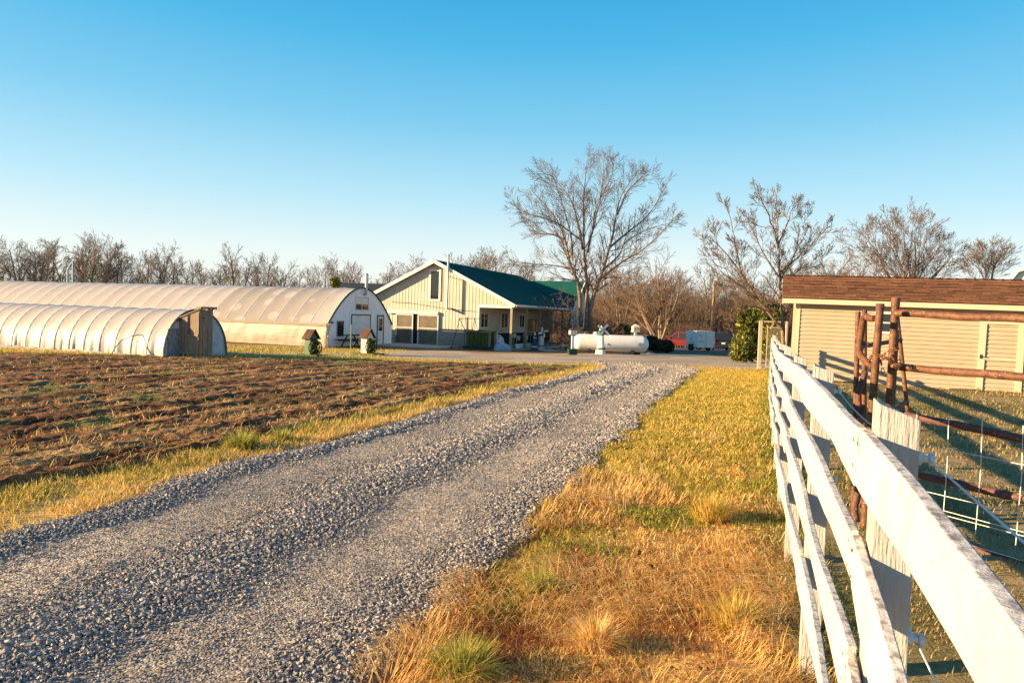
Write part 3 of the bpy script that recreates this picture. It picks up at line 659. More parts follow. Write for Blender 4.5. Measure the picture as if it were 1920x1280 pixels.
# plank doorway standing proud of the end: lit side panel, shaded front panel, roof board
xa = SH.S(374, 640, -.9)[0]; xb = SH.S(398, 640, -.9)[0]; zt = SH.S(386, 579, -.9)[1]
xl = SH.S(374, 640)[0]
pf = MB()
for i in range(5):
    a = xa + (xb - xa) * i / 5; b = xa + (xb - xa) * (i + 1) / 5 - .008
    pf.box(a, b, -.92 - .008 * (i % 2), -.89, -.02 + .02 * (i % 3), zt - .02 * ((i * 7) % 3))
pfo = pf.build('front_planks', M_oldwood, st)
MB().box(xa + .08, xa + .2, -.95, -.925, zt - .32, zt - .29).build('hinge', M_dark, pfo)
ps = MB(); z0l = SH.S(337, 598)[1]
for i in range(7):
    if i == 3: continue                     # a gap left between two boards
    a, b = -.88 + .86 * i / 7, -.88 + .86 * (i + 1) / 7 - .008
    za = zt + (z0l - zt) * i / 7 - .02; zb = zt + (z0l - zt) * (i + 1) / 7 - .02
    ps.add([(xa, a, 0), (xa, b, 0), (xa, b, zb), (xa, a, za), (xa - .025, a, 0), (xa - .025, b, 0), (xa - .025, b, zb), (xa - .025, a, za)],
           [(0, 1, 2, 3), (7, 6, 5, 4), (0, 4, 5, 1), (1, 5, 6, 2), (2, 6, 7, 3), (3, 7, 4, 0)])
ps.box(xa - .05, xa - .026, -.88, -.02, .75, .83); ps.box(xa - .02, xa - .0, -.52, -.38, 0, .75)
ps.build('side_planks', M_oldwood, st)
m = MB(); m.box(xb - .02, xb + .01, -.88, -.02, 0, zt - .05); m.build('far_planks', M_oldwood, st)
m = MB().box(xa - .06, xb + .1, -1.0, -.82, zt - .01, zt + .07); m.bar((xa - .03, -.98, zt + .01), (xa - .03, .1, z0l + .0), .06, .03); m.bar((xb, -.98, zt + .01), (xb, .1, z0l), .06, .03)
m.build('roof_board', M_oldwood, st)
MB().bar((.5 * xa + .1, -.06, z0l - .06), (xa - .05, -.1, z0l + .0), .08, .05).build('broken_board', M_dark, st)
MB().box(.25 * xa, xa - .02, -.04, -.014, .0, z0l * .75).build('dark_flap', mat('torn_black_film', (.10, .11, .12), .6, col2=(.3, .34, .38), ns=6, stretch=(5, 1, .8)), st)
# bent hoop leaning on the tunnel
p = G(208, 669); q = G(262, 670)
hoop = thing('loose_hoop', 'black bent hoop pipe leaning against the side of the low plastic tunnel', 'pipe', p)
d = q - p; pts = []
for (px, py) in ((208, 668), (214, 654), (228, 638), (246, 630), (262, 627), (276, 630), (286, 640), (287, 652), (283, 662), (277, 669)):
    s = SH.w(-.16 - .10 * (668 - py) / 40, 0, 0); P = W(px, py, G(px, 669).y - .12 + .16 * (668 - py) / 40); pts.append(P - p)
MB().tube(pts, .014, 6).build('pipe', M_hose, hoop, smooth=True)
# cinder blocks by the plank doorway
for px, py, rz, lab in ((341, 671, 1.1, 'grey concrete block with three holes lying beside the plank doorway'), (355, 672, .5, 'sunlit concrete block standing nearest the corner of the plank doorway')):
    p = G(px, py); t = thing('cinder_block', lab, 'concrete block', p, rz)
    m = MB(); m.box(-.2, .2, -.1, .1, 0, .03); m.box(-.2, .2, -.1, .1, .17, .2)
    for x in (-.2, -.08, .05, .17): m.box(x, x + .03, -.1, .1, .03, .17)
    m.build('block', M_cinder, t)

# ================================================================== barn
BN0 = Frame(G(957, 656), (.94, -.35))
o = BN0.w(-BN0.S(957, 620)[0] - 5.3, 0, 0)
BN = Frame((o.x, o.y, BN0.o.z - .02), (.94, -.35)); BN.dx = BN0.dx; BN.dy = BN0.dy
xr = BN.S(958, 620)[0]                                    # right edge of the porch
pkx, pkz = BN.S(815, 487, -.35); evx, evz = BN.S(966, 571, -.35)
slope = (pkz - evz) / (evx - pkx); xi = BN.S(896.5, 600)[0]; xlft = 2 * pkx - xr
roof = lambda x: pkz - slope * abs(x - pkx)
blen = 16.5
bt = thing('barn', 'tan metal-sided barn with a green roof and an open porch along one side', 'barn', BN.o, BN.rz)
zb_ = BN.S(925, 577)[1]                                   # underside of porch beam
def ribwall(pts_top, x0, x1, z0f, y0, th, pitch=.235):
    m = MB(); n = int((x1 - x0) / pitch); w = (x1 - x0) / n
    for i in range(n):
        a = x0 + i * w; b = a + w
        xs = [a, b] if not (a < pkx < b) else [a, pkx, b]
        poly = [(a, z0f(a)), (b, z0f(b - .001))] + [(x, pts_top(x)) for x in reversed(xs)]
        m.ext(poly, y0, y0 + th)
        m.ext([(a - .016, z0f(a)), (a + .016, z0f(a)), (a + .016, pts_top(a + .016)), (a - .016, pts_top(a - .016))], y0 - .018, y0 - .001)
    return m
ribwall(lambda x: roof(x) - .16, xlft, xi, lambda x: .02, 0, .08).build('gable_wall', M_tan, bt)
ribwall(lambda x: roof(x) - .16, xi + .001, xr, lambda x: zb_ + .22, .001, .08).build('porch_gable', M_tan, bt)
MB().box(xi, xr + .03, -.05, .12, zb_, zb_ + .20).build('porch_beam', M_trimw, bt)
MB().box(xi - .07, xi + .07, -.04, .10, 0, zb_ - .002).build('corner_trim', M_trimw, bt)
for sgn in (-1, 1):                                      # roof slopes
    xe = pkx + sgn * (evx - pkx); m = MB()
    z0 = roof(xe)
    m.add([(pkx, -.42, pkz), (xe, -.42, z0), (xe, blen, z0), (pkx, blen, pkz), (pkx, -.42, pkz - .07), (xe, -.42, z0 - .07), (xe, blen, z0 - .07), (pkx, blen, pkz - .07)],
          [(0, 1, 2, 3), (7, 6, 5, 4), (0, 4, 5, 1), (1, 5, 6, 2), (2, 6, 7, 3), (3, 7, 4, 0)])
    L_ = math.hypot(xe - pkx, z0 - pkz)
    for i in range(int(blen / .45)):
        y = -.4 + i * .45; m.bar((pkx + sgn * .02, y, pkz + .008), (xe, y, z0 + .008), .035, .03)
    m.build('roof_slope', M_greenroof, bt)
    m = MB(); m.bar((pkx + sgn * .005, -.44, pkz - .10), (xe, -.44, z0 - .10), .04, .22); m.build('rake_board', M_trimw, bt)
    m = MB(); m.add([(pkx, -.42, pkz - .08), (xe, -.42, z0 - .08), (xe, 0, z0 - .08), (pkx, 0, pkz - .08)], [(0, 1, 2, 3)]); m.build('soffit', M_trimw, bt)
m = MB().bar((evx + .06, -.42, evz - .06), (evx + .06, blen, evz - .06), .13, .13); m.build('gutter', M_trimw, bt)
MB().box(xi + .1, xr + .2, .13, blen, zb_ + .02, zb_ + .06).build('porch_ceiling', mat('porch_ceiling', (.35, .28, .19), .8), bt)
MB().box(xr - .06, xr + .06, .13, blen, zb_ + .061, zb_ + .28).build('porch_side_beam', M_trimw, bt)
M_post = mat('porch_post', (.36, .28, .17), .8, col2=(.26, .20, .12), ns=4, stretch=(6, 6, .6))
for i in range(6):
    y = .05 + i * 2.9
    MB().box(xr - .08, xr + .07, y - .075, y + .075, 0, zb_ - .001 if i == 0 else zb_ + .06).build('porch_post', M_post, bt)
MB().box(xi + .05, xr + .4, .0, blen, -.12, .03).build('porch_slab', M_conc, bt)
# the wall under the porch: ribs along y
m = MB(); n = int(blen / .235)
for i in range(n):
    a = i * blen / n; m.box(xi - .06, xi, a, a + blen / n, 1.0, zb_ + .02); m.box(xi, xi + .018, a - .014, a + .014, 1.0, zb_ + .02)
m.build('porch_wall', M_tan, bt)
MB().box(xi - .06, xi + .02, .1, blen, .03, .96).build('wainscot', M_navy, bt)
MB().box(xi - .06, xi + .05, .1, blen, .962, 1.0).build('wainscot_cap', M_trimw, bt)
PW = Frame(BN.w(xi, 0, 0), BN.dy); PW.dy = -BN.dx         # plane of the porch wall, x runs back
def pwin(px0, px1, py0, py1, kind='window', mm=None):
    y0, z1 = PW.S(px0, py0); y1 = PW.S(px1, py0)[0]; z0 = PW.S(px0, py1)[1]
    m = MB(); w = .08
    m.box(xi + .0, xi + .06, y0 - w, y0, z0 - w, z1 + w); m.box(xi, xi + .06, y1, y1 + w, z0 - w, z1 + w); m.box(xi, xi + .06, y0, y1, z1, z1 + w); m.box(xi, xi + .06, y0, y1, z0 - w, z0)
    m.box(xi + .018, xi + .045, (y0 + y1) / 2 - .03, (y0 + y1) / 2 + .03, z0, z1)
    if kind == 'sash': m.box(xi + .018, xi + .04, y0, y1, (z0 + z1) / 2 - .03, (z0 + z1) / 2 + .03)
    wd_ = m.build('window' if kind != 'door' else 'glazed_door', mm or M_trimw, bt)
    MB().box(xi + .02, xi + .03, y0, y1, z0, z1).build('pane', M_glass, wd_)
pwin(901, 914, 588, 613); pwin(939.5, 951, 588, 614); pwin(974, 982.5, 591, 613); pwin(1034, 1044, 601, 620, 'sash')
pwin(989, 1004, 600, 628, 'door', M_dgreen); pwin(1012, 1017, 598, 634, 'door')
MB().box(xi + .065, xi + .085, PW.S(939.5, 600)[0], PW.S(951, 600)[0], 1.05, PW.S(939, 616)[1] - .1).build('window_box', M_galv, bt)
# gable window, stovepipe, sliding doors
x0, x1, z0, z1 = wrect(BN, (809, 508.5), (823, 561))
m = MB(); frame4(m, x0, x1, z0, z1, .13, -.07, -.001); gwd = m.build('gable_window', M_trimw, bt); MB().box(x0, x1, -.04, -.026, z0, z1).build('pane', M_glass, gwd)
x, zz = BN.S(838, 580, -.55); zt2 = BN.S(838.8, 480, -.55)[1]
m = MB().tube([(x, -.55, zz - .02), (x, -.55, zt2)], .075, 10); m.tube([(x, -.56, zz + .05), (x + .06, -.02, zz + .05)], .075, 10); m.lathe([(.1, 0), (.1, .06), (.03, .1)], 10, (x, -.55, zt2)); m.build('stovepipe', M_galv, bt, smooth=True)
MB().bar((x, -.5, zt2 - 1.3), (x, -.02, zt2 - 1.35), .03).build('pipe_brace', M_dark, bt)
x0, x1, z0, z1 = wrect(BN, (728, 581), (823, 586)); MB().box(x0, x1, -.22, -.03, z1 - .2, z1 - .01).build('door_track', M_trimw, bt); zd = z1 - .22
for (a, b) in ((742, 774), (783, 821.5)):
    xa_, xb_ = BN.S(a, 620, -.12)[0], BN.S(b, 620, -.12)[0]
    m = MB(); frame4(m, xa_ + .07, xb_ - .07, .12, zd - .08, .07, -.15, -.07); m.box(xa_ + .07, xb_ - .07, -.14, -.08, zd * .55, zd * .55 + .05); sdn = m.build('sliding_door', M_trimw, bt)
    MB().box(xa_ + .07, xb_ - .07, -.125, -.095, .12, zd - .08).build('panel', M_poly, sdn)
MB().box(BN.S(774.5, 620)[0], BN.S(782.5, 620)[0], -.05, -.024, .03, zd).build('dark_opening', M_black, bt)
cb = [BN.S(735, 566, -.03), BN.S(770, 568, -.03), BN.S(838, 579, -.03), BN.S(893, 584, -.03)]
MB().tube([(x, -.035, z) for x, z in cb], .014, 5).build('cable', M_dark, bt)
# cross wing at the back of the porch
yc, cx1 = 15.2, xr + .75; cz = PW.S(1037, 532)[1] * .0 + roof(evx) + 2.35; hw = 3.2
m = MB()
for s in (-1, 1):
    a = [(pkx, yc, cz), (cx1, yc, cz), (cx1, yc + s * hw, cz - 2.35), (pkx, yc + s * hw, cz - 2.35)]
    m.add(a + [(p[0], p[1], p[2] - .07) for p in a], [(0, 1, 2, 3), (7, 6, 5, 4), (0, 4, 5, 1), (1, 5, 6, 2), (2, 6, 7, 3), (3, 7, 4, 0)])
m.build('cross_roof', M_greenroof, bt)
m = MB()
for s in (-1, 1): m.bar((cx1 + .02, yc, cz - .06), (cx1 + .02, yc + s * hw, cz - 2.41), .04, .2, up=(1, 0, 0))
m.build('cross_rake', M_trimw, bt)
MB().ext([(yc - hw + .3, 0), (yc + hw - .3, 0), (yc + hw - .3, cz - 2.4), (yc, cz - .12), (yc - hw + .3, cz - 2.4)], cx1 - .35, cx1 - .25, 'x').build('cross_gable', M_tan, bt)
tag(MB().box(BN.S(712, 652)[0], BN.S(868, 660)[0], -4.3, -.09, -.15, .13).build('concrete_apron', M_conc, loc=BN.o, rz=BN.rz), kind='structure')

# ================================================================== house and gambrel barn far behind
M_dkroof = mat('dark_shingle', (.03, .032, .045), .8)
M_cream = mat('cream_siding', (.5, .42, .28), .7)
p = W(640, 580, 75); z0 = g1(0, 75); t = thing('farmhouse', 'dark-roofed house with a cream gable showing behind the big greenhouse', 'house', (p.x, p.y, z0), .05)
zr = W(640, 527, 75).z - z0; wl_ = (720 - 640) / 1280 * 75 + 2
MB().box(-.6, wl_, .2, 7, 0, zr - 1.1).build('wall', M_cream, t)
m = MB(); m.ext([(.2, zr - 1.1), (7, zr - 1.1), (3.6, zr - .05)], -.6, -.45, 'x'); m.build('gable', M_cream, t)
m = MB()
for s in (0, 7.2): m.add([(-.7, 3.6, zr), (wl_, 3.6, zr), (wl_, s, zr - 1.15), (-.7, s, zr - 1.15)], [(0, 1, 2, 3)])
m.build('roof', M_dkroof, t, solid=.1)
M_greenpaint = mat('faded_green_roof', (.12, .17, .05), .6, col2=(.16, .20, .07), ns=1)
p = W(1884, 545, 62); z0 = g1(0, 62); zt = W(1905, 508, 62).z - z0; ze = W(1886, 540, 62).z - z0
t = thing('gambrel_barn', 'barn with a faded green gambrel roof peeking over the brown shed roof', 'barn', (p.x, p.y, z0), -.60)
prof = [(0, ze), (.9, zt - .1), (3.5, zt + .9), (6.1, zt - .1), (7, ze)]; zt -= .0
MB().ext([(.1, 0), (6.9, 0)] + [(a, b - .05) for a, b in reversed(prof)], .3, 12, 'y').build('wall', M_white, t)
m = MB().sheet([[(a, -.1, b), (a, 12.2, b)] for a, b in prof]); m.build('roof', M_greenpaint, t, solid=.1)
m = MB()
for (a, b), (c, d) in zip(prof[:-1], prof[1:]): m.bar((a, -.14, b - .02), (c, -.14, d - .02), .05, .16, up=(0, 1, 0))
m.build('rake_board', M_trimw, t)

# ================================================================== vinyl shed
p0 = G(1484, 708); Ys = G(1573, 715).y
SD = Frame(W(1484, 708, Ys), (.93, -.36))
tilt = .012
st_ = thing('garden_shed', 'tan vinyl-sided shed with a brown shingle roof behind the rusty pipe gate', 'shed', SD.o, SD.rz); st_.rotation_euler = Euler((0, tilt, SD.rz))
def SS(px, py, off=0.):
    x, z = SD.S(px, py, off); return x * math.cos(tilt) - z * math.sin(tilt), z * math.cos(tilt) + x * math.sin(tilt)
M_vinyl = mat('tan_vinyl', (.435, .35, .25), .5, col2=(.39, .31, .215), ns=.5, third=((.27, .20, .14), 3, .60, .8))
M_vtrim = mat('cream_trim', (.56, .46, .335), .5)
sl = 9.6; zw = SS(1493, 567)[1]; n = 19; m = MB(); hc = zw / n
for i in range(n):
    z = i * hc
    for k in range(1):      # lapped courses with an open lip below each
        za, zb2 = z + .007, z + hc - .0005
        m.add([(0, -.034, za), (sl, -.034, za), (sl, -.008, zb2), (0, -.008, zb2), (0, .03, za), (sl, .03, za), (sl, .03, zb2), (0, .03, zb2)],
              [(0, 1, 2, 3), (7, 6, 5, 4), (0, 4, 5, 1), (1, 5, 6, 2), (2, 6, 7, 3), (3, 7, 4, 0)])
m.box(.001, sl - .001, .0, .029, 0, zw); m.build('siding', M_vinyl, st_)
dp = 3.6; zr_ = SS(1470, 517, dp / 2)[1]; ov = .32; ze_ = SS(1470, 558, -.35)[1]
MB().ext([(.031, 0), (dp, 0), (dp, zw), (dp / 2, zr_ - .15), (.031, zw)], .0, .06, 'x').build('end_wall', M_vinyl, st_)
MB().box(.0, sl, dp - .05, dp, 0, zw).build('back_wall', M_vinyl, st_)
MB().box(.02, .14, -.046, -.035, 0, zw).build('corner_trim', M_vtrim, st_)
M_shing = mat('brown_shingle', (.11, .06, .036), .95, bump=.6, bs=60, bd=.015, spec=.1)
def shingle_nodes(mm):
    N = mm.node_tree.nodes; L = mm.node_tree.links; b = N['Principled BSDF']; tc = N['Texture Coordinate']
    br = N.new('ShaderNodeTexBrick'); br.inputs['Scale'].default_value = 1; br.inputs['Brick Width'].default_value = .33; br.inputs['Row Height'].default_value = .15; br.inputs['Mortar Size'].default_value = .008
    br.offset = .37; br.offset_frequency = 2; br.squash = .7; br.squash_frequency = 3
    br.inputs['Color1'].default_value = (.21, .10, .055, 1); br.inputs['Color2'].default_value = (.065, .032, .02, 1); br.inputs['Mortar'].default_value = (.04, .022, .015, 1)
    L.new(tc.outputs['UV'], br.inputs[0]); n = N.new('ShaderNodeTexNoise'); n.inputs['Scale'].default_value = 90; L.new(tc.outputs['Object'], n.inputs[0])
    x = N.new('ShaderNodeMix'); x.data_type = 'RGBA'; x.blend_type = 'MULTIPLY'; x.inputs[0].default_value = .6; L.new(br.outputs[0], x.inputs[6]); L.new(n.outputs[0], x.inputs[7])
    g_ = N.new('ShaderNodeMix'); g_.data_type = 'RGBA'; g_.blend_type = 'MULTIPLY'; g_.inputs[0].default_value = 1; L.new(x.outputs[2], g_.inputs[6]); g_.inputs[7].default_value = (2.15, 2.1, 2.05, 1)
    L.new(g_.outputs[2], b.inputs['Base Color'])
shingle_nodes(M_shing)
def roof_sheet(name, P, parent, m_, th):
    """sloped sheet from eave line to ridge line in stepped courses, with UVs in metres"""
    me_rows = []; a0, a1, b0, b1 = [Vector(q) for q in P]; n = 22; L_ = (b0 - a0).length
    vs = []; fs = []; uv = []
    nrm = (a1 - a0).cross(b0 - a0).normalized()
    for i in range(n):
        s0, s1 = i / n, (i + 1) / n
        q = [a0.lerp(b0, s0) + nrm * .018, a1.lerp(b1, s0) + nrm * .018, a1.lerp(b1, s1) + nrm * .004, a0.lerp(b0, s1) + nrm * .004, a0.lerp(b0, s0) - nrm * .02, a1.lerp(b1, s0) - nrm * .02]
        k = len(vs); vs += [tuple(v) for v in q]; fs += [(k, k + 1, k + 2, k + 3), (k + 4, k + 5, k + 1, k)]
        w = (a1 - a0).length; uv += [(0, s0 * L_), (w, s0 * L_), (w, s1 * L_), (0, s1 * L_)] + [(0, s0 * L_)] * 4
    me = bpy.data.meshes.new(name); me.from_pydata(vs, [], fs); me.materials.append(m_); l = me.uv_layers.new(name='uv')
    l.data.foreach_set('uv', [c for t_ in uv for c in t_]); ob = bpy.data.objects.new(name, me); C.objects.link(ob); ob.parent = parent; return ob
xl_ = SS(1467.5, 540, -.3)[0]
roof_sheet('roof', [(xl_, -.36, ze_), (sl + .2, -.36, ze_), (xl_, dp / 2, zr_), (sl + .2, dp / 2, zr_)], st_, M_shing, 0)
roof_sheet('roof', [(sl + .2, dp + .36, ze_), (xl_, dp + .36, ze_), (sl + .2, dp / 2, zr_), (xl_, dp / 2, zr_)], st_, M_shing, 0)
m = MB()
for i in range(40): m.bar((xl_ + i * .25, dp / 2, zr_ + .015), (xl_ + (i + 1.06) * .25, dp / 2, zr_ + .03), .2, .018)
m.build('ridge_cap', M_shing, st_)
MB().box(xl_, sl + .2, -.35, -.31, ze_ - .17, ze_ - .02).build('fascia', M_vtrim, st_)
MB().box(xl_, sl + .2, -.308, .03, zw - .001, zw + .02).build('soffit', M_vtrim, st_)
m = MB(); m.add([(xl_, -.35, ze_ - .02), (xl_, dp / 2, zr_ - .02), (xl_, dp / 2, zr_ - .2), (xl_, -.35, ze_ - .2)], [(0, 1, 2, 3)]); m.build('rake_board', M_vtrim, st_, solid=.03)
# double doors with cream trims and a black latch
xs_ = [SS(x, 660)[0] for x in (1833.5, 1846, 1906, 1919)]; zd2 = SS(1850, 602)[1]
m = MB(); m.box(xs_[0], xs_[1], -.064, -.036, -.05, zd2); m.box(xs_[2], xs_[3], -.064, -.036, -.05, zd2); m.box(xs_[1], xs_[2], -.064, -.036, zd2 - .08, zd2); m.box(xs_[1], xs_[2], -.058, -.036, .95, 1.03)
dr = m.build('door', M_vtrim, st_)
m = MB(); x, z = SS(1838, 668); m.box(x - .03, x + .03, -.08, -.065, z - .06, z + .06); m.bar((x, -.095, z), (x + .15, -.095, z - .01), .02); m.build('latch', M_dark, dr)
x0, z1 = SS(1645, 588); x1, z0 = SS(1671, 622); m = MB(); frame4(m, x0, x1, z0, z1, .07, -.06, -.031); m.box(x0, x1, -.064, -.036, (z0 + z1) / 2 - .02, (z0 + z1) / 2 + .02); w_ = m.build('window', M_white, st_)
MB().box(x0, x1, -.05, -.038, z0, z1).build('pane', M_glass, w_)
for x in (.4, 2.6, 4.8, 7.0, 9.2): MB().box(x - .1, x + .1, .0, dp, -.22, .0).build('skid', M_dark, st_)
# scrap boards at the foot of the shed
tb = thing('scrap_board', 'dark loose board lying on the grass by the shed door', 'board', G(1812, 733)); MB().bar((-.55, 0, .05), (.45, .1, .04), .12, .03).bar((.3, -.1, .08), (.5, .25, .06), .07, .05).build('plank', M_oldwood, tb)
# ================================================================== white board fence
M_fence = mat('fence_paint', (.58, .555, .52), .6, col2=(.46, .425, .375), ns=7, stretch=(1, 1, 1), lo=.45, hi=.8, bump=.25, bs=30, bd=.006, third=((.30, .26, .22), 17, .66, .70))
M_fencetop = mat('fence_weathered', (.58, .54, .51), .8, col2=(.24, .21, .20), ns=38, lo=.46, hi=.62, bump=.6, bs=60, bd=.006)
M_postpaint_shaded = mat('post_paint_shaded', (.47, .44, .425), .7, col2=(.36, .33, .31), ns=6, stretch=(8, 8, .8), lo=.4, hi=.75, bump=.8, bs=16, bd=.012, third=((.36, .30, .27), 14, .69, .73))  # greyer than the rails: grazing light on the posts put into the colour
M_rustdk0 = mat('nail_head', (.10, .06, .045), .7)
fdir = Vector((.372, 1, 0)).normalized(); fnl = Vector((-fdir.y, fdir.x, 0))
ft = thing('board_fence', 'white painted board fence with four wavy rails along the grass verge', 'fence', (0, 0, 0))
NP = 15; fr = random.Random(5)
for k in range(-1, NP):
    y = 1.55 * k - (.05 if k == 1 else 0); x = float(fenceX(y)); z0 = g1(x, y); h = 1.425 + fr.uniform(-.015, .02); s = .0415; m = MB()
    nseg = 10; vs = []
    for i in range(nseg + 1):
        z = -.15 + (h + .15) * i / nseg
        for (a, b) in ((-1, -1), (1, -1), (1, 1), (-1, 1)):
            j = .0015 * (fr.random() - .5)
            vs.append(fdir * b * (s + j) - fnl * a * (s + j) + Vector((0, 0, z + (.018 * (-a) * (i == nseg) + fr.uniform(-.006, .006) * (i == nseg)))))
    m.add(vs, [(i * 4 + j, i * 4 + (j + 1) % 4, (i + 1) * 4 + (j + 1) % 4, (i + 1) * 4 + j) for i in range(nseg) for j in range(4)] + [tuple(nseg * 4 + j for j in range(4))])
    m.build('post', M_postpaint_shaded, ft, bevel=.004, loc=(x, y, z0))
    if k >= 1:
        for zz in ((h - .10, h - .5) if k < 4 else (h - .10,)):
            mm = MB(); M = Matrix.Translation(Vector((0, 0, 0))) @ (-fnl).to_track_quat('Z', 'Y').to_matrix().to_4x4()
            mm.lathe([(.010, 0), (.016, .003), (.016, .009), (.008, .013), (.008, .022), (.014, .026), (.014, .034), (.005, .037)], 10, (0, 0, 0), M)
            mm.build('insulator', M_white, ft, smooth=True, loc=Vector((x, y, z0 + zz)) - fnl * (s + .001))
def board(k0, k1, zc0, zc1, seed, lat0, lat1):
    g = random.Random(seed); n = 10 * (k1 - k0); hw = .062 if zc0 < 1.25 else .068; th = .011; vs = []
    am = g.uniform(-.012, .012) if k0 > 0 else -.008; av = g.uniform(-.008, .008); ph = g.uniform(0, 6)
    for i in range(n + 1):
        t = i / n; y = 1.55 * (k0 + (k1 - k0) * t); y = y + (.01 if i == 0 else -.01 if i == n else 0)
        x = float(fenceX(y)); z = g1(x, y) + zc0 + (zc1 - zc0) * t + av * math.sin(t * 6.28 * (k1 - k0) / 2 + ph) + .004 * (g.random() - .5)
        la = .0445 + .0125 + lat0 * (1 - t) + lat1 * t + am * math.sin(math.pi * t * (k1 - k0)) ** 2
        c = Vector((x, y, z)) + fnl * la; e = .005 * (vnoise(y * 11, seed, 3) - .5)
        tw = .006 * math.sin(t * 9 + seed)
        for (a, b) in ((-1, -1), (1, -1), (1, 1), (-1, 1)): vs.append(c + fnl * (a * -th + b * tw) + Vector((0, 0, b * (hw + e))))
    f = []; mi = []
    for i in range(n):
        for j in range(4): f.append((i * 4 + j, i * 4 + (j + 1) % 4, (i + 1) * 4 + (j + 1) % 4, (i + 1) * 4 + j)); mi.append(1 if j == 2 else 0)
    f += [(3, 2, 1, 0), tuple(n * 4 + j for j in range(4))]; mi += [1, 1]
    m = MB(); m.add(vs, f); m.m = mi
    ro = m.build('rail', [M_fence, M_fencetop], ft, bevel=.003)
    mm = MB(); mm.k = 0
    for kk in (k0, k1):
        y = 1.55 * kk + (.03 if kk == k0 else -.03); x = float(fenceX(y)); z = g1(x, y) + (zc0 if kk == k0 else zc1)
        for dz in (-.03, .03):
            c = Vector((x, y, z + dz)) + fnl * (.0445 + .0255 + (lat0 if kk == k0 else lat1)); mm.lathe([(.005, 0), (.005, .0015)], 8, c, fnl.to_track_quat('Z', 'Y').to_matrix().to_4x4())
    mm.build('nail', M_rustdk0, ft)
for r, (zc, st0) in enumerate(((1.315, -1), (1.075, 0), (.80, -1), (.50, 0))):
    a = -1; b = a + 2 - (1 if st0 == 0 and r != 1 else 0); jit = 0.; lj = 0.
    while a < NP - 1:
        b = min(b, NP - 1); j2 = fr.uniform(-.018, .018); l2 = fr.choice((0, 0, .006, .018)) if r else 0
        if r == 0 and a == -1: board(-1, 1, zc - .10, zc, 8, .03, 0); a = 1; b = 3; jit = 0; continue
        if r == 1 and a == -1: board(-1, 0, .70, .72, 3, 0, 0); board(0, 1, .72, 1.07, 4, 0, .0); a = 1; b = 3; jit = 0; continue
        if r == 2 and a == -1: board(-1, 1, .40, zc, 6, 0, 0); a = 1; b = 3; jit = 0; continue
        board(a, b, zc + jit, zc + j2, fr.randint(0, 999), lj * .0, l2); jit = j2 + fr.uniform(-.012, .012); lj = l2; a = b; b = a + 2
def wire(label, zoff, ks, name='fence_wire'):
    t = thing(name, label, 'wire', (0, 0, 0)); pts = []
    for i, k in enumerate(ks[:-1]):
        for q in range(8):
            u = q / 8; y = 1.55 * (k + (ks[i + 1] - k) * u); x = float(fenceX(y)); pts.append(Vector((x, y, g1(x, y) + zoff - .03 * math.sin(math.pi * u))) - fnl * .066)
    MB().tube(pts, .0022, 5).build('wire', M_white, t, smooth=True)
wire('white electric fence wire strung along the top of the board fence posts', 1.33, [-1, 1, 2, 3, 4, 5, 6, 8, 10, 14])
wire('lower white wire tied to the fence post insulators near knee height', .92, [-1, 1, 2, 3])

# ================================================================== rusty pipe gate
M_rust = mat('rusty_pipe', (.17, .075, .036), .6, col2=(.085, .036, .022), ns=22, lo=.38, hi=.62, bump=.5, bs=90, bd=.004, third=((.62, .50, .34), 70, .64, .68), spec=.3)
M_rustdk = mat('dark_rusty_pipe', (.14, .055, .04), .65, col2=(.08, .038, .034), ns=25, lo=.38, hi=.65, bump=.5, bs=70, bd=.006, third=((.40, .36, .33), 34, .61, .67))
M_chain = mat('rusty_chain', (.20, .085, .04), .6, metal=.3)
M_wire = mat('galvanized_wire', (.62, .60, .56), .5, metal=.3)
D0 = W(1658, 900, 5.75); D0.z = g1(0, 5.75)
GP = Frame(D0, (.48, -.87)); GP.dy = Vector((-GP.dx.y, GP.dx.x, 0))
gp = thing('livestock_gate', 'rusty pipe livestock panel with six rails and wire mesh beyond the white fence', 'gate', D0, GP.rz)
def loc_(p): return p - D0
rails = (((1680, 587), (1920, 598)), ((1667, 687), (1920, 707)), ((1735, 785), (1920, 822)), ((1737, 894), (1920, 934)), ((1733, 994), (1920, 1060)), ((1733, 1104), (1900, 1178)))
top = W(1679, 570, 5.75) - D0
tl = Vector(((top).dot(GP.dx), top.dot(GP.dy), top.z))
zs = []
for i, (a, b) in enumerate(rails):
    s0, za = GP.S(*a); s1, zb2 = GP.S(*b); k = (zb2 - za) / (s1 - s0); f = lambda s: za + k * (s - s0); zs.append(f(0))
    m = MB().tube([(s, 0, f(s) + .004 * math.sin(s * 9 + i)) for s in np.linspace(.02, 2.3, 14)], .031, 12); m.build('rail', M_rust if i < 2 else M_rustdk, gp, smooth=True)
m = MB().tube([(0, 0, 0), (tl.x * .5, tl.y * .5, tl.z * .5), (tl.x, tl.y, tl.z)], .031, 12); m.lathe([(.034, -.02), (.035, .05), (.03, .055)], 12, tl); m.build('post', M_rust, gp, smooth=True)
MB().tube([(2.32, 0, 0), (2.32, 0, 1.75)], .04, 12).build('post', M_rust, gp, smooth=True)
pm = Vector((-.07, .16, 0)); MB().tube([pm, pm * .6 + Vector((0, .02, 1.62))], .026, 10).build('stile', M_rustdk, gp, smooth=True)
m = MB()
for px in (1712, 1772, 1835, 1912, 2000, 2095):
    s = GP.S(px, 900, -.045)[0]; m.tube([(s, -.045, .12), (s + .01, -.045, .60), (s, -.045, .98)], .0035, 4)
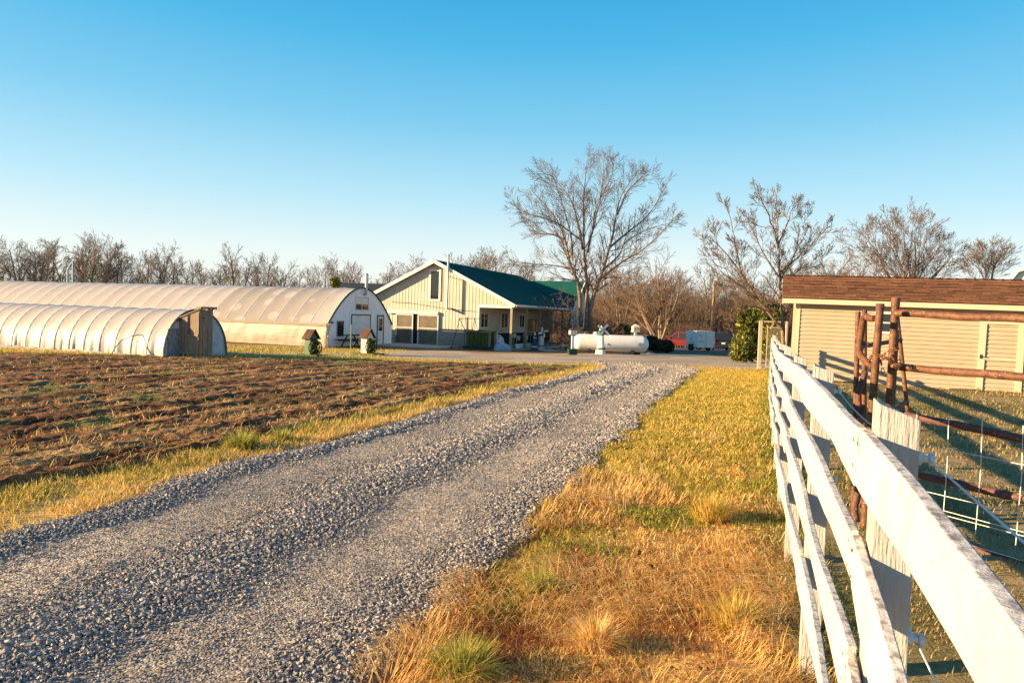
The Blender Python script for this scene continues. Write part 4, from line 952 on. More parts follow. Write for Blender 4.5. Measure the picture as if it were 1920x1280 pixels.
for (a, b) in (((1757, 838), (1920, 871)), ((1790, 962), (1920, 997)), ((1850, 1030), (1920, 1051))):
    s0, za = GP.S(*a, -.045); s1, zb2 = GP.S(*b, -.045); k = (zb2 - za) / (s1 - s0); m.tube([(s, -.049, za + k * (s - s0)) for s in np.linspace(.1, 2.28, 8)], .0035, 4)
for z in (.2, .35): m.tube([(.1, -.049, z), (2.28, -.049, z)], .0035, 4)
m.build('wire_mesh', M_wire, gp)
def pxtube(t, o, pts, r, name='pipe', m_=None, n=10):
    return MB().tube([W(*p) - o for p in pts], r, n).build(name, m_ or M_rust, t, smooth=True)
o = G(1620, 985); t = thing('gate_post', 'tall rusty pipe post standing free in front of the livestock panel', 'post', o)
pxtube(t, o, [(1620, 990, o.y), (1634, 780, o.y), (1650, 577, o.y)], .030, 'pipe'); MB().lathe([(.032, -.01), (.033, .03), (.028, .034)], 12, W(1650, 577, o.y) - o).build('cap', M_rustdk, t, smooth=True)
Yb = 6.0; o = W(1606, 900, Yb); o.z = g1(0, Yb); t = thing('bow_gate', 'rusty gate of bent pipes seen edge-on left of the free post', 'gate', o)
pxtube(t, o, [(1599, 1010, Yb), (1604, 760, Yb), (1609, 584, Yb)], .021, 'stile'); pxtube(t, o, [(1617, 1010, Yb + .2), (1620, 780, Yb + .2), (1621, 581, Yb + .2)], .022, 'stile')
pxtube(t, o, [(1641, 597, 5.62), (1632, 597, 5.7), (1623, 593, 5.8), (1619, 596, 5.85), (1617, 610, 5.88), (1613, 635, 5.9), (1609, 662, 5.92)], .028, 'bent_pipe')
pxtube(t, o, [(1638, 689, 5.62), (1628, 681, 5.7), (1617, 671, 5.8), (1611, 662, 5.85), (1612, 652, 5.9), (1620, 646, 5.95)], .028, 'bent_pipe')
pxtube(t, o, [(1634, 790, 5.62), (1623, 786, 5.7), (1613, 787, 5.8), (1609, 800, 5.85), (1606, 840, 5.88)], .028, 'bent_pipe')
pxtube(t, o, [(1622, 698, 6.0), (1617, 715, 5.95), (1609, 738, 5.9), (1610, 765, 5.9), (1613, 785, 5.9), (1617, 760, 5.95)], .026, 'bent_pipe', M_rustdk)
pxtube(t, o, [(1613, 890, 5.85), (1608, 925, 5.8), (1602, 950, 5.78), (1605, 990, 5.78)], .03, 'bent_pipe', M_rustdk)
Ye = 6.9; o = W(1702, 790, Ye); o.z = g1(0, Ye); t = thing('pipe_brace', 'thin leaning pipe brace with cross bars behind the rusty panel post', 'brace', o)
pxtube(t, o, [(1708, 875, Ye), (1702, 772, Ye), (1693, 690, Ye), (1682, 590, Ye)], .02, 'leg'); pxtube(t, o, [(1624, 648, 6.3), (1655, 643, 6.6), (1689, 637, Ye)], .021, 'cross_bar', M_rustdk); pxtube(t, o, [(1672, 768, 6.5), (1701, 752, Ye)], .02, 'cross_bar', M_rustdk)
def chain(label, path, r=.016):
    o = path[0]; t = thing('chain', label, 'chain', o); pts = [Vector(p) for p in path]; tot = []
    for a, b in zip(pts[:-1], pts[1:]):
        n = max(1, int((b - a).length / .034))
        tot += [a.lerp(b, i / n) for i in range(n)]
    m = MB()
    for i in range(len(tot) - 1):
        c = tot[i]; d = (tot[i + 1] - tot[i]).normalized(); q = d.to_track_quat('X', 'Z').to_matrix() @ Matrix.Rotation(R(45 + 90 * (i % 2)), 3, 'X')
        m.tube([c - o + q @ Vector((.024 * math.cos(a), .012 * math.sin(a), 0)) for a in np.linspace(0, 6.283, 11)], .0042, 5, cap=False)
    m.build('links', M_chain, t, smooth=True)
def loop(px0, px1, py0, py1, Yc, r, n=14, tilt_=.0):
    c = W((px0 + px1) / 2, (py0 + py1) / 2, Yc); hw = (px1 - px0) / 2 * Yc / F
    return [c + Vector((hw * math.cos(a), r * math.sin(a), tilt_ * math.cos(a) + (py1 - py0) / F * Yc * .5 * math.sin(2 * a + .5))) for a in np.linspace(.4, 6.6, n)]
chain('rusty chain wrapped around the free post and the panel post', loop(1633, 1686, 660, 680, 5.62, .10, 16, .03))
chain('second loop of rusty chain sagging just below the first', loop(1634, 1684, 668, 684, 5.6, .12, 16, -.01))
chain('short chain tail hanging down between the two rusty posts', [W(1652, 680, 5.58), W(1655, 695, 5.58), W(1657, 711, 5.58)])
chain('small chain tied round the bow gate', [W(1606, 628, 5.95), W(1607, 640, 5.93), W(1618, 640, 5.95), W(1627, 645, 5.95), W(1626, 635, 6.0)])

# ================================================================== chain-link kennel gate
M_gal2 = mat('kennel_frame', (.62, .52, .38), .5, metal=.2)
o = G(1422, 692); t = thing('chainlink_gate', 'chain-link kennel gate with a square steel frame beside the shed', 'gate', o, math.atan2(-.1, 1))
kh = W(1424, 601, o.y).z - o.z; kw = 46 / F * o.y
m = MB(); m.box(-.05, .06, -.04, .06, 0, kh).box(.06, kw, -.02, .03, kh - .06, kh).box(kw, kw + .07, -.04, .06, 0, kh); m.build('outer_frame', M_gal2, t)
MB().box(.10, .17, .3, .36, 0, kh - .05).build('rear_post', M_gal2, t)
m = MB(); frame4(m, .32, kw - .1, .12, kh - .28, .035, .0, .03); m.box(.32, kw - .1, .0, .03, kh * .47, kh * .47 + .03); m.build('gate_frame', M_gal2, t)
m = MB(); x0, x1, z0, z1 = .32, kw - .1, .12, kh - .28
for s in (-1, 1):
    c = x0 - (z1 - z0) if s > 0 else x0
    while c < (x1 if s > 0 else x1 + (z1 - z0)):
        pts = []
        for zz in (z0, z1):
            pts.append((c + (zz - z0) if s > 0 else c - (zz - z0), zz))
        (xa_, za), (xb_, zb2) = pts; tt = []
        for tq in (0, 1):
            pass
        # clip to the frame
        ta, tb = 0., 1.
        dx_ = xb_ - xa_
        for lim, sg in ((x0, 1), (x1, -1)):
            ua = (lim - xa_) / dx_
            if dx_ * sg > 0: ta = max(ta, ua)
            else: tb = min(tb, ua)
        if ta < tb: m.bar((xa_ + dx_ * ta, .015 + .004 * s, za + (zb2 - za) * ta), (xa_ + dx_ * tb, .015 + .004 * s, za + (zb2 - za) * tb), .007)
        c += .085
m.build('chain_link', M_gal2, t)

# ================================================================== propane tank
M_tank = mat('tank_paint', (.70, .70, .69), .45, col2=(.60, .60, .58), ns=1.2, third=((.40, .34, .27), 7, .70, .80))
o = G(1146, 663); tk = thing('propane_tank', 'long white horizontal propane tank with rounded ends lying by the drive', 'tank', o, -.01)
a = W(1074, 641, o.y) - o; b = W(1216, 646, o.y) - o; rad = 31.5 / F * o.y / 2; zc = a.z
m = MB(); L0, L1 = a.x, b.x; M = Matrix.Translation(Vector((L0, 0, zc))) @ Matrix.Rotation(math.pi / 2, 4, 'Y'); L_ = L1 - L0; prof = []
for i in range(9): q = i / 8 * math.pi / 2; prof.append((max(.004, rad * math.sin(q)), rad * .85 * (1 - math.cos(q))))
for i in range(9): q = math.pi / 2 * (1 - i / 8); prof.append((max(.004, rad * math.sin(q)), L_ - rad * .85 * (1 - math.cos(q))))
m.lathe(prof, 36, (0, 0, 0), M); m.build('shell', M_tank, tk, smooth=True)
for x in (L0 + L_ * .22, L0 + L_ * .78):
    MB().box(x - .09, x + .09, -rad * .7, rad * .7, -.05, zc - rad * .55).build('saddle', M_dark, tk)
x = L0 + L_ * .28; MB().lathe([(.17, zc + rad * .96), (.17, zc + rad + .10), (.12, zc + rad + .15), (.01, zc + rad + .16)], 14, (x + .1, 0, 0)).build('valve_dome', M_white, tk, smooth=True)
for dx_ in (-.6, .35): MB().lathe([(.03, zc + rad - .02), (.03, zc + rad + .08), (.01, zc + rad + .09)], 8, (x + dx_, 0, 0)).build('fitting', M_galv, tk)
x = L0 + L_ * .455; M = Matrix.Translation(Vector((x, -rad - .005, zc - .05))) @ Matrix.Rotation(math.pi / 2, 4, 'X'); MB().lathe([(.05, 0), (.05, .012)], 12, (0, 0, 0), M).build('plate', M_dark, tk)
MB().lathe([(.03, .16), (.03, zc - rad + .05)], 8, (L0 + L_ * .19, -.1, 0)).build('drain', M_white, tk)

# ================================================================== lawn ornaments
M_cap = mat('ornament_green', (.02, .10, .045), .5); M_blue = mat('ornament_blue', (.02, .05, .14), .5); M_cream2 = mat('cream_paint', (.72, .62, .42), .6); M_red = mat('red_paint', (.5, .03, .03), .4)
M_brownroof = mat('rusty_roof', (.10, .042, .024), .85, col2=(.05, .022, .014), ns=6)
def lh(px, pyb, pyt, label, body, band, kind, Y=None, spin=.4, name='garden_windmill', blades_=True):
    """octagonal ornament: tower with bands, cap and, for a windmill, four vanes"""
    o = G(px, pyb) if Y is None else Vector((*(W(px, pyb, Y).xy), g1(0, Y))); h = W(px, pyt, o.y).z - o.z
    t = thing(name, label, kind, o, .2); rb = h * .155
    MB().lathe([(rb * 1.25, 0), (rb * 1.1, h * .16)], 8).build('base', body, t)
    MB().lathe([(rb * 1.15, h * .16), (rb * 1.12, h * .22)], 8).build('band', band, t)
    MB().lathe([(rb * .92, h * .22), (rb * .62, h * .66)], 8).build('tower', body, t)
    if blades_:
        MB().lathe([(rb * .78, h * .66), (rb * .80, h * .80), (rb * .55, h * .84)], 8).build('gallery', band, t)
        MB().lathe([(rb * .5, h * .84), (rb * .42, h * .93), (.01, h)], 8).build('cap', body, t)
        hub = Vector((rb * .2, -rb * .9, h * .84)); M_ = MB(); M_.lathe([(.02, 0), (.02, rb * .5)], 8, hub, Matrix.Rotation(-math.pi / 2, 4, 'X')); M_.build('hub', band, t)
        for k in range(4):
            a = spin + k * math.pi / 2; d = Vector((math.cos(a), 0, math.sin(a))); s = Vector((-d.z, 0, d.x)); L_ = h * .25
            p = [hub + d * .03 + s * .0, hub + d * L_, hub + d * L_ + s * L_ * .3, hub + d * L_ * .25 + s * L_ * .3]
            MB().add(p, [(0, 1, 2, 3)]).build('vane', body, t, solid=.015)
    else:
        MB().lathe([(rb * .74, h * .66), (rb * .76, h * .70)], 8).build('gallery', band, t)
        MB().lathe([(rb * .40, h * .70), (rb * .38, h * .84)], 8).build('lantern', M_glass, t)
        MB().lathe([(rb * .52, h * .84), (rb * .3, h * .92), (.01, h)], 8).build('cap', band, t)
    return t
w1 = lh(1126, 663.5, 610, 'white garden windmill with green bands standing in front of the propane tank', M_white, M_cap, 'windmill', spin=.75)
MB().lathe([(.0, 0), (.12, .05), (.12, .10), (0, .15)], 10, (.35, -.1, W(1126, 626, G(1126, 663).y).z + .55)).build('red_ball', M_red, w1)
yo = 47.5
lh(1002, 656, 622, 'blue and white garden lighthouse among the ornaments at the porch', M_blue, M_white, 'lighthouse', None, name='garden_lighthouse', blades_=False)
lh(1015, 656, 616, 'white garden windmill with a navy band beside the porch posts', M_white, M_blue, 'windmill', None, spin=.1)
lh(1053, 655, 633, 'small white windmill with one raised vane near the far end of the porch', M_white, M_blue, 'windmill', None, spin=1.1)
def bird(px, pyb, pyt, label, house, potw):
    o = G(px, pyb); h = W(px, pyt, o.y).z - o.z; t = thing('birdhouse_post', label, 'birdhouse', o, .15); w = potw
    m = MB(); m.add([(sx * w * k, sy * w * k, z) for z, k in ((0, .85), (.34, 1)) for sx, sy in ((-1, -1), (1, -1), (1, 1), (-1, 1))], [(0, 1, 2, 3), (4, 5, 6, 7)] + [(j, (j + 1) % 4, 4 + (j + 1) % 4, 4 + j) for j in range(4)]); m.build('planter', M_dgreen, t)
    MB().box(-.07, .07, -.07, .07, .34, h * .74).build('post', M_white, t)
    b = MB().box(-.2, .2, -.2, .2, h * .74, h * .90).build('house', house, t)
    for x in (-.09, .09): MB().lathe([(.035, 0), (.035, .01)], 8, (0, 0, 0), Matrix.Translation(Vector((x, -.201, h * .83))) @ Matrix.Rotation(math.pi / 2, 4, 'X')).build('entrance_hole', M_black, b)
    m = MB(); m.box(-.24, .24, -.24, .24, h * .735, h * .75); m.lathe([(.33, h * .90), (.12, h * .97), (.02, h * .985)], 4, (0, 0, 0), Matrix.Rotation(math.pi / 4, 4, 'Z')); m.lathe([(.03, h * .98), (.02, h)], 6); m.build('roof', M_brownroof if house == M_white else house, t)
bird(1073, 665, 614, 'white birdhouse with a brown roof on a post, at the porch end of the tank', M_white, .26)
bird(1190, 664, 607, 'cream birdhouse with a pointed roof on a white post in front of the tank', M_cream2, .30)
def mill(px, pyb, pyt, label, body):
    o = G(px, pyb); h = W(px, pyt, o.y).z - o.z; w = h * .26; t = thing('toy_watermill', label, 'garden ornament', o, -.55)
    MB().box(-h * .5, h * .55, -h * .3, h * .3, -.04, h * .08).build('base', M_moss, t)
    MB().box(-w * .8, w * .35, -w * .7, w * .7, h * .08, h * .68).build('body', body, t)
    g_ = MB().ext([(-w * .7, h * .68), (w * .7, h * .68), (0, h * .95)], -w * .8, w * .34, 'x').build('gable', body, t)
    m = MB()
    for s in (-1, 1): m.add([(-w * 1.05, 0, h), (w * .6, 0, h), (w * .6, s * w * 1.0, h * .64), (-w * 1.05, s * w * 1.0, h * .64)], [(0, 1, 2, 3)])
    m.build('roof', M_brownroof, t, solid=.03)
    MB().box(w * .351, w * .37, -w * .25, w * .25, h * .45, h * .66).build('window', M_black, t)
    m = MB(); R0 = h * .26; c = Vector((w * .62, 0, R0 + h * .08))
    for xx in (-.06, .06): m.tube([c + Vector((xx, R0 * math.cos(a), R0 * math.sin(a))) for a in np.linspace(0, 6.283, 21)], .025, 6, cap=False)
    for k in range(8):
        a = k * math.pi / 4; m.bar(c + Vector((0, R0 * .1 * math.cos(a), R0 * .1 * math.sin(a))), c + Vector((0, R0 * math.cos(a), R0 * math.sin(a))), .03, .12, up=(1, 0, 0))
    m.build('water_wheel', M_moss, t)
    MB().box(w * .36, w * 1.1, -.03, .03, h * .56, h * .59).build('flume', M_oldwood, t)
mill(585, 668, 618, 'green toy watermill house with a rusty roof at the edge of the ploughed field', M_cap)
mill(690, 665, 617, 'cream toy watermill house with a red-brown roof in front of the barn doors', M_cream2)
# picnic table
o = GH.w(1.55, -.95, 0); o.z = g1(o.x, o.y); t = thing('picnic_table', 'dark wooden picnic table along the greenhouse end wall', 'table', o, GH.rz)
M_pw = mat('dark_table_wood', (.055, .045, .04), .8, col2=(.03, .025, .022), ns=4, stretch=(.6, 6, 6))
m = MB()
for i in range(5): m.box(-.95, .95, -.38 + i * .155, -.24 + i * .155, .70, .74)
m.build('table_top', M_pw, t)
for s in (-1, 1):
    MB().box(-.95, .95, s * .72 - .13, s * .72 + .13, .42, .46).build('bench', M_pw, t)
    m = MB().bar((s * .65, -.62, 0), (s * .65, -.22, .70), .04, .1, up=(1, 0, 0)).bar((s * .65, .62, 0), (s * .65, .22, .70), .04, .1, up=(1, 0, 0)).box(s * .65 - .02, s * .65 + .02, -.8, .8, .36, .42); m.build('trestle', M_pw, t)
# stake and plastic chair
o = G(657, 668); t = thing('garden_stake', 'thin greenish stake standing in front of the overhead door', 'stake', o); MB().tube([(0, 0, 0), (.01, 0, W(657, 608, o.y).z - o.z)], .022, 6).build('pole', mat('bamboo', (.30, .32, .12), .8), t)
o = BN.w(BN.S(733, 648, -1.0)[0], -1.0, .03); t = thing('plastic_chair', 'dark green plastic garden chair by the greenhouse corner', 'chair', o, .9); M_ch = mat('green_plastic', (.015, .09, .085), .45)
m = MB().box(-.23, .23, -.22, .22, .40, .43); m.build('seat', M_ch, t, bevel=.01)
m = MB()
for i in range(5): x = -.2 + i * .085; m.bar((x, .22, .43), (x * 1.05, .33, .86), .06, .015)
m.bar((-.24, .33, .86), (.24, .33, .86), .03, .07); m.build('backrest', M_ch, t)
for sx in (-1, 1):
    for sy in (-1, 1): MB().bar((sx * .22, sy * .2, .41), (sx * .26, sy * .26, 0), .05, .04).build('leg', M_ch, t)
    MB().bar((sx * .26, -.2, .62), (sx * .26, .28, .64), .05, .02).bar((sx * .26, -.19, .61), (sx * .25, -.21, .42), .04).build('armrest', M_ch, t)
# plank screen, mossy slabs in a cage, iron stand, wrapped bale, sack
x0, z1 = BN.S(823, 617, -.5); x1, z0 = BN.S(871, 652, -.5)
o = BN.w(x0, -.5, 0); o.z = BN.o.z; t = thing('plank_screen', 'low screen of weathered grey horizontal planks against the barn wall', 'fence', o, BN.rz); m = MB(); w = x1 - x0
for i in range(8): m.box(0, w, -.02 + .01 * (i % 2), .02, .05 + i * z1 / 8, .05 + (i + 1) * z1 / 8 - .015)
m.build('planks', M_greywood, t)
for x in (.0, w - .08): MB().box(x, x + .08, .021, .1, 0, z1 + .05).build('post', M_greywood, t)
x0, z1 = BN.S(872, 617, -1.3); x1, z0 = BN.S(919, 655, -1.3); w = x1 - x0
o = BN.w(x0, -1.3, 0); o.z = g1(o.x, o.y); z1 = W(872, 617, o.y).z - o.z; t = thing('mossy_crate', 'tall crate of mossy green upright planks between pale corner posts', 'crate', o, BN.rz); m = MB()
for i in range(6): m.box(.14 + i * (w - .28) / 6, .14 + (i + 1) * (w - .28) / 6 - .03, -.02 - .02 * (i % 2), .03, .2, z1 - .02 * (i % 3))
m.build('planks', M_moss, t)
for x in (0, w - .12):
    MB().box(x, x + .12, -.06, .06, .1, z1).build('corner_post', M_greywood if x == 0 else M_oldwood, t); MB().box(x, x + .12, .9, 1.0, .1, z1).build('corner_post', M_oldwood, t)
MB().box(-.05, w + .05, -.12, 1.05, 0, .19).build('base', M_pw, t)
MB().box(-.04, w + .04, -.10, -.063, z1 - .16, z1 - .08).build('top_rail', M_oldwood, t)
MB().box(.1, w - .1, .93, .97, .2, z1 - .1).build('back_planks', M_moss, t)
o = BN.w(*[BN.S(846, 657, -2.2)[0], -2.2, .0]); o.z = BN.o.z + .03; t = thing('iron_stand', 'spindly black iron stand with a long top bar in front of the plank screen', 'stand', o, BN.rz)
q = lambda px, py: Vector((BN.S(px, py, -2.2)[0] - BN.S(846, 657, -2.2)[0], 0, BN.S(px, py, -2.2)[1] - .03))
m = MB(); m.tube([q(846, 656), q(862, 597)], .022, 6).tube([q(862, 597), q(872, 620)], .022, 6); m.tube([q(890, 597), q(885, 622)], .02, 6).tube([q(890, 597), q(897, 622)], .02, 6); m.build('legs', M_dark, t)
MB().tube([q(861, 597), q(917, 597)], .022, 6).build('top_bar', M_dark, t); MB().box(-.06, .06, -.06, .06, -.01, .12).build('foot', M_dark, t)
MB().tube([q(876, 595), q(876, 622)], .05, 8).build('upright', M_greywood, t)
for x in (q(872, 620), q(897, 622)):
    MB().tube([x, Vector((x.x, .0, 0))], .02, 6).build('leg', M_dark, t)
M_wrap = mat('white_wrap', (.62, .62, .62), .5, col2=(.16, .16, .17), ns=7, stretch=(1, 1, 2.5), lo=.52, hi=.6, bump=.6, bs=10, bd=.03)
M_sack = mat('blue_grey_tarp', (.36, .42, .50), .55, col2=(.28, .33, .41), ns=4, bump=.8, bs=5, bd=.08)
def lump(name, label, cat, px, pyb, w, d, h, m_, seed):
    o = G(px, pyb); t = thing(name, label, cat, o, BN.rz); rows = []
    for i in range(15):
        th = i / 14 * math.pi / 2; r = []
        for j in range(25):
            ph = j / 24 * 6.2832; k = 1 + .25 * (fbm(math.cos(ph) * 2 + seed + 9, math.sin(ph) * 2 + th * 2 + 9, seed, 3) - .5)
            sq = (abs(math.cos(ph)) ** 4 + abs(math.sin(ph)) ** 4) ** -.25
            r.append((w / 2 * sq * math.cos(ph) * math.cos(th) ** .6 * k, d / 2 * sq * math.sin(ph) * math.cos(th) ** .6 * k, h * math.sin(th) ** .9 * k))
        rows.append(r)
    MB().sheet(rows).build('wrapping', m_, t, smooth=True)
lump('wrapped_bale', 'white net-wrapped bale with dark streaks under the porch edge', 'bale', 929, 654.5, 1.15, .9, .98, M_wrap, 2)
lump('tarp_sack', 'low blue-grey tarp bundle lying in front of the white bale', 'bundle', 942, 657, 1.0, .8, .44, M_sack, 5)
# pots and small stakes by the porch
gpt = 'white pots on the porch step'
p0_ = None
for i, px in enumerate((969, 973, 977.5, 986, 990.5)):
    o = PW.w(*[PW.S(px, 648, -2.1)[0], -2.1, 0]); o.z = BN.o.z + .03
    if p0_ is None:
        p0_ = t = thing('flower_pot', 'small white pot standing in the row on the porch step', 'pot', o, group=gpt); MB().lathe([(.08, 0), (.12, .26), (.135, .26), (.135, .31), (.10, .31), (.09, .2)], 12).build('pot', M_white, t)
    else: c = copy_tree(p0_); c.location = o
M_pink = mat('pink_flag', (.55, .22, .20), .7); M_flagb = mat('blue_flag', (.1, .14, .35), .7)
for i, (px, cl, lab) in enumerate(((962, M_white, 'white pinwheel stake leaning by the corner porch post'), (967, M_pink, 'pink garden flag on a thin stake by the porch'), (980, M_pink, 'red-pink pinwheel stake between the porch posts'), (984, M_white, 'white garden flag on a stake beside the second porch post'), (994, M_flagb, 'blue garden flag on a stake near the lighthouse'))):
    o = PW.w(PW.S(px, 648, -1.7 - .2 * (i % 2))[0], -1.7 - .2 * (i % 2), 0); o.z = BN.o.z + .03; t = thing('garden_stake', lab, 'stake', o, i * .3)
    MB().tube([(0, 0, 0), (.08, 0, .85)], .012, 5).build('stick', M_galv, t)
    m = MB()
    if i % 2:
        m.add([(.06, -.01, .55), (.30, -.01, .55), (.31, -.01, .85), (.08, -.01, .85)], [(0, 1, 2, 3)])
    else:
        for k in range(6):
            a = k * 1.047; m.add([(.08, -.03, .85), (.08 + .16 * math.cos(a), -.05, .85 + .16 * math.sin(a)), (.08 + .15 * math.cos(a + .6), -.02, .85 + .15 * math.sin(a + .6))], [(0, 1, 2)])
    m.build('flag' if i % 2 else 'pinwheel', cl, t, solid=.008)
# rocks by the tank
M_rock = mat('pale_rock', (.38, .31, .25), .9, col2=(.26, .21, .17), ns=5, bump=.4, bs=12)
for i, (px, py, s, lab) in enumerate(((1177, 664, .22, 'flat pale stone under the near edge of the tank'), (1216, 663, .26, 'warm-lit flat rock just past the rounded end of the tank'), (1229, 661, .20, 'small grey rock between the tank and the dark bush'), (1240, 661, .24, 'flat grey rock in front of the dark bush'), (1042, 659, .24, 'pale edging stone lying near the small windmill'), (1030, 659, .3, 'long pale edging stone beside the navy-banded windmill'))):
    o = G(px, py); t = thing('rock', lab, 'rock', o); rows = []
    for a in range(7):
        th = a / 6 * math.pi / 2; rows.append([(s * 1.5 * math.cos(p) * math.cos(th) * (1 + .3 * (vnoise(p * 2 + i * 3, th * 2, 3) - .5)), s * math.sin(p) * math.cos(th), s * .55 * math.sin(th)) for p in [k / 12 * 6.2832 for k in range(13)]])
    MB().sheet(rows).build('stone', M_rock, t, smooth=True)

# ================================================================== vehicles
M_tyre = mat('tyre', (.02, .02, .02), .8); M_rim = mat('rim', (.5, .5, .5), .3, metal=.8); M_redcar = mat('red_car_paint', (.11, .003, .006), .5, spec=.12); M_blackcar = mat('black_car_paint', (.012, .014, .02), .25, spec=.6)
M_tail = mat('tail_light', (.45, .02, .015), .25); M_plate = mat('licence_plate', (.75, .75, .75), .4); M_chrome = mat('chrome', (.7, .7, .7), .15, metal=1)
def car(label, loc, heading, paint, L=4.9, w=1.95, h=1.78):
    t = thing('suv', label, 'car', loc, heading)          # local +x is forwards
    low = [(-L / 2, .45), (-L / 2 + .05, .95), (-L / 2 + .12, 1.05), (L / 2 - 1.25, 1.05), (L / 2 - .15, .92), (L / 2, .70), (L / 2 - .03, .38), (L / 2 - .5, .30), (-L / 2 + .3, .32)]
    MB().ext(low, -w / 2, w / 2).build('body', paint, t, bevel=.07)
    a = [(-L / 2 + .10, 1.04), (L / 2 - 1.35, 1.04), (L / 2 - 2.15, h), (-L / 2 + .42, h)]
    m = MB(); k = .80; vs = [(x, s * w / 2 * (k if z > 1.2 else .97), z) for s in (-1, 1) for x, z in a]; m.add(vs, [(0, 1, 2, 3), (7, 6, 5, 4), (0, 4, 5, 1), (1, 5, 6, 2), (2, 6, 7, 3), (3, 7, 4, 0)]); m.build('cabin', paint, t, bevel=.06)
    def onside(s, x, z, off=.012): f = (z - 1.04) / (h - 1.04); return (x, s * (w / 2 * (.97 + (k - .97) * f) + off), z)
    for s in (-1, 1):
        for (xa_, xb_, xc, xd) in ((-L / 2 + .42, -L / 2 + 1.35, -L / 2 + 1.35, -L / 2 + .58), (-L / 2 + 1.45, -L / 2 + 2.35, -L / 2 + 2.35, -L / 2 + 1.45), (-L / 2 + 2.45, L / 2 - 1.62, L / 2 - 2.2, -L / 2 + 2.45)):
            MB().add([onside(s, xa_, 1.1), onside(s, xb_, 1.1), onside(s, xc, h - .12), onside(s, xd, h - .12)], [(0, 1, 2, 3)]).build('side_window', M_glass, t, solid=.01)
        MB().box(L / 2 - 1.75, L / 2 - 1.55, s * (w / 2 + .02) - .09, s * (w / 2 + .02) + .09, 1.05, 1.22).build('wing_mirror', paint, t, bevel=.03)
        MB().box(-L / 2 - .015, -L / 2 + .12, s * (w / 2 - .11) - .11, s * (w / 2 - .11) + .115, .72, 1.12).build('tail_light', M_tail, t)
        MB().box(L / 2 - .35, L / 2 - .05, s * (w / 2 - .2) - .17, s * (w / 2 - .2) + .17, .70, .86).build('headlight', M_glass, t)
        for x in (-L / 2 + .95, L / 2 - .95):
            wh = MB().lathe([(.20, -.11), (.34, -.11), (.37, -.06), (.37, .06), (.34, .11), (.20, .11)], 20, (0, 0, 0), Matrix.Rotation(math.pi / 2, 4, 'X')).build('tyre', M_tyre, t, smooth=True, loc=(x, s * (w / 2 - .09), .37))
            MB().lathe([(.22, -.115), (.22, .115)], 14, (0, 0, 0), Matrix.Rotation(math.pi / 2, 4, 'X')).build('rim', M_rim, wh)
    MB().add([(-L / 2 + .095, -w / 2 * .85, 1.10), (-L / 2 + .095, w / 2 * .85, 1.10), (-L / 2 + .345, w / 2 * .72, h - .1), (-L / 2 + .345, -w / 2 * .72, h - .1)], [(0, 1, 2, 3)]).build('rear_window', M_glass, t, solid=.012)
    MB().add([(L / 2 - 1.34, -w / 2 * .85, 1.10), (L / 2 - 1.34, w / 2 * .85, 1.10), (L / 2 - 2.07, w / 2 * .72, h - .08), (L / 2 - 2.07, -w / 2 * .72, h - .08)], [(0, 1, 2, 3)]).build('windscreen', M_glass, t, solid=.012)
    MB().box(-L / 2 - .1, -L / 2 + .04, -w / 2 + .1, w / 2 - .1, .40, .60).build('bumper', M_dark, t, bevel=.03)
    MB().box(-L / 2 - .012, -L / 2 + .05, -.17, .17, .72, .87).build('licence_plate', M_plate, t)
    MB().box(-L / 2 - .02, -L / 2 + .05, -.45, .45, .92, .96).build('chrome_strip', M_chrome, t)
    return t
p = G(1349, 657); car('black car seen from behind, parked right of the white box trailer', p, math.atan2(1, .16), M_blackcar)
p = W(1277, 657, 70); car('dark red car parked half hidden behind the white box trailer', (p.x, p.y, g1(0, 70)), math.atan2(.62, -.78), M_redcar)
p = W(1323, 657, 62); t = thing('box_trailer', 'white box trailer with small dark lettering on its doors', 'trailer', (p.x, p.y, g1(0, 64)), .40)
M_trl = mat('trailer_white', (.66, .66, .65), .4); tw = 1.85; th = W(1318, 620, 64).z - g1(0, 64); tl_ = 1.75; cl = .36
MB().box(-tw / 2, tw / 2, 0, tl_, cl, th).build('box', M_trl, t, bevel=.03)
m = MB(); frame4(m, -tw / 2 + .04, tw / 2 - .04, cl + .04, th - .04, .045, -.02, -.001); m.build('rear_frame', M_rim, t)
for s in (-1, 1):
    d = MB().box(min(.01 * s, s * (tw / 2 - .05)), max(.01 * s, s * (tw / 2 - .05)), -.018, -.002, cl + .05, th - .05).build('door', M_trl, t)
    MB().box(s * .06 - .015, s * .06 + .015, -.04, -.019, cl + .1, th - .1).build('lock_bar', M_rim, d)
    wh = MB().lathe([(.18, -.1), (.31, -.1), (.33, -.05), (.33, .05), (.31, .1), (.18, .1)], 18, (0, 0, 0), Matrix.Rotation(math.pi / 2, 4, 'Y')).build('tyre', M_tyre, t, smooth=True, loc=(s * (tw / 2 + .05), tl_ * .5, .33))
    MB().box(s * (tw / 2 + .03) - .14, s * (tw / 2 + .03) + .14, tl_ * .5 - .42, tl_ * .5 + .42, .66, .70).build('mudguard', M_rim, t)
M_ink = mat('dark_lettering', (.03, .04, .09), .6)
def scrawl(x0, x1, z0, z1, n, y, seed):          # lettering too small to read in the photograph: rows of short dark strokes
    g = random.Random(seed); m = MB(); x = x0
    while x < x1 - .02:
        w_ = g.uniform(.035, .06); k = g.random()
        m.box(x, x + .014, y - .003, y, z0, z1)
        if k < .7: m.box(x + .0145, x + w_ * .8, y - .003, y, z1 - .02, z1)
        if k > .3: m.box(x + .0145, x + w_ * .8, y - .003, y, z0, z0 + .02)
        x += w_ + .015
    return m
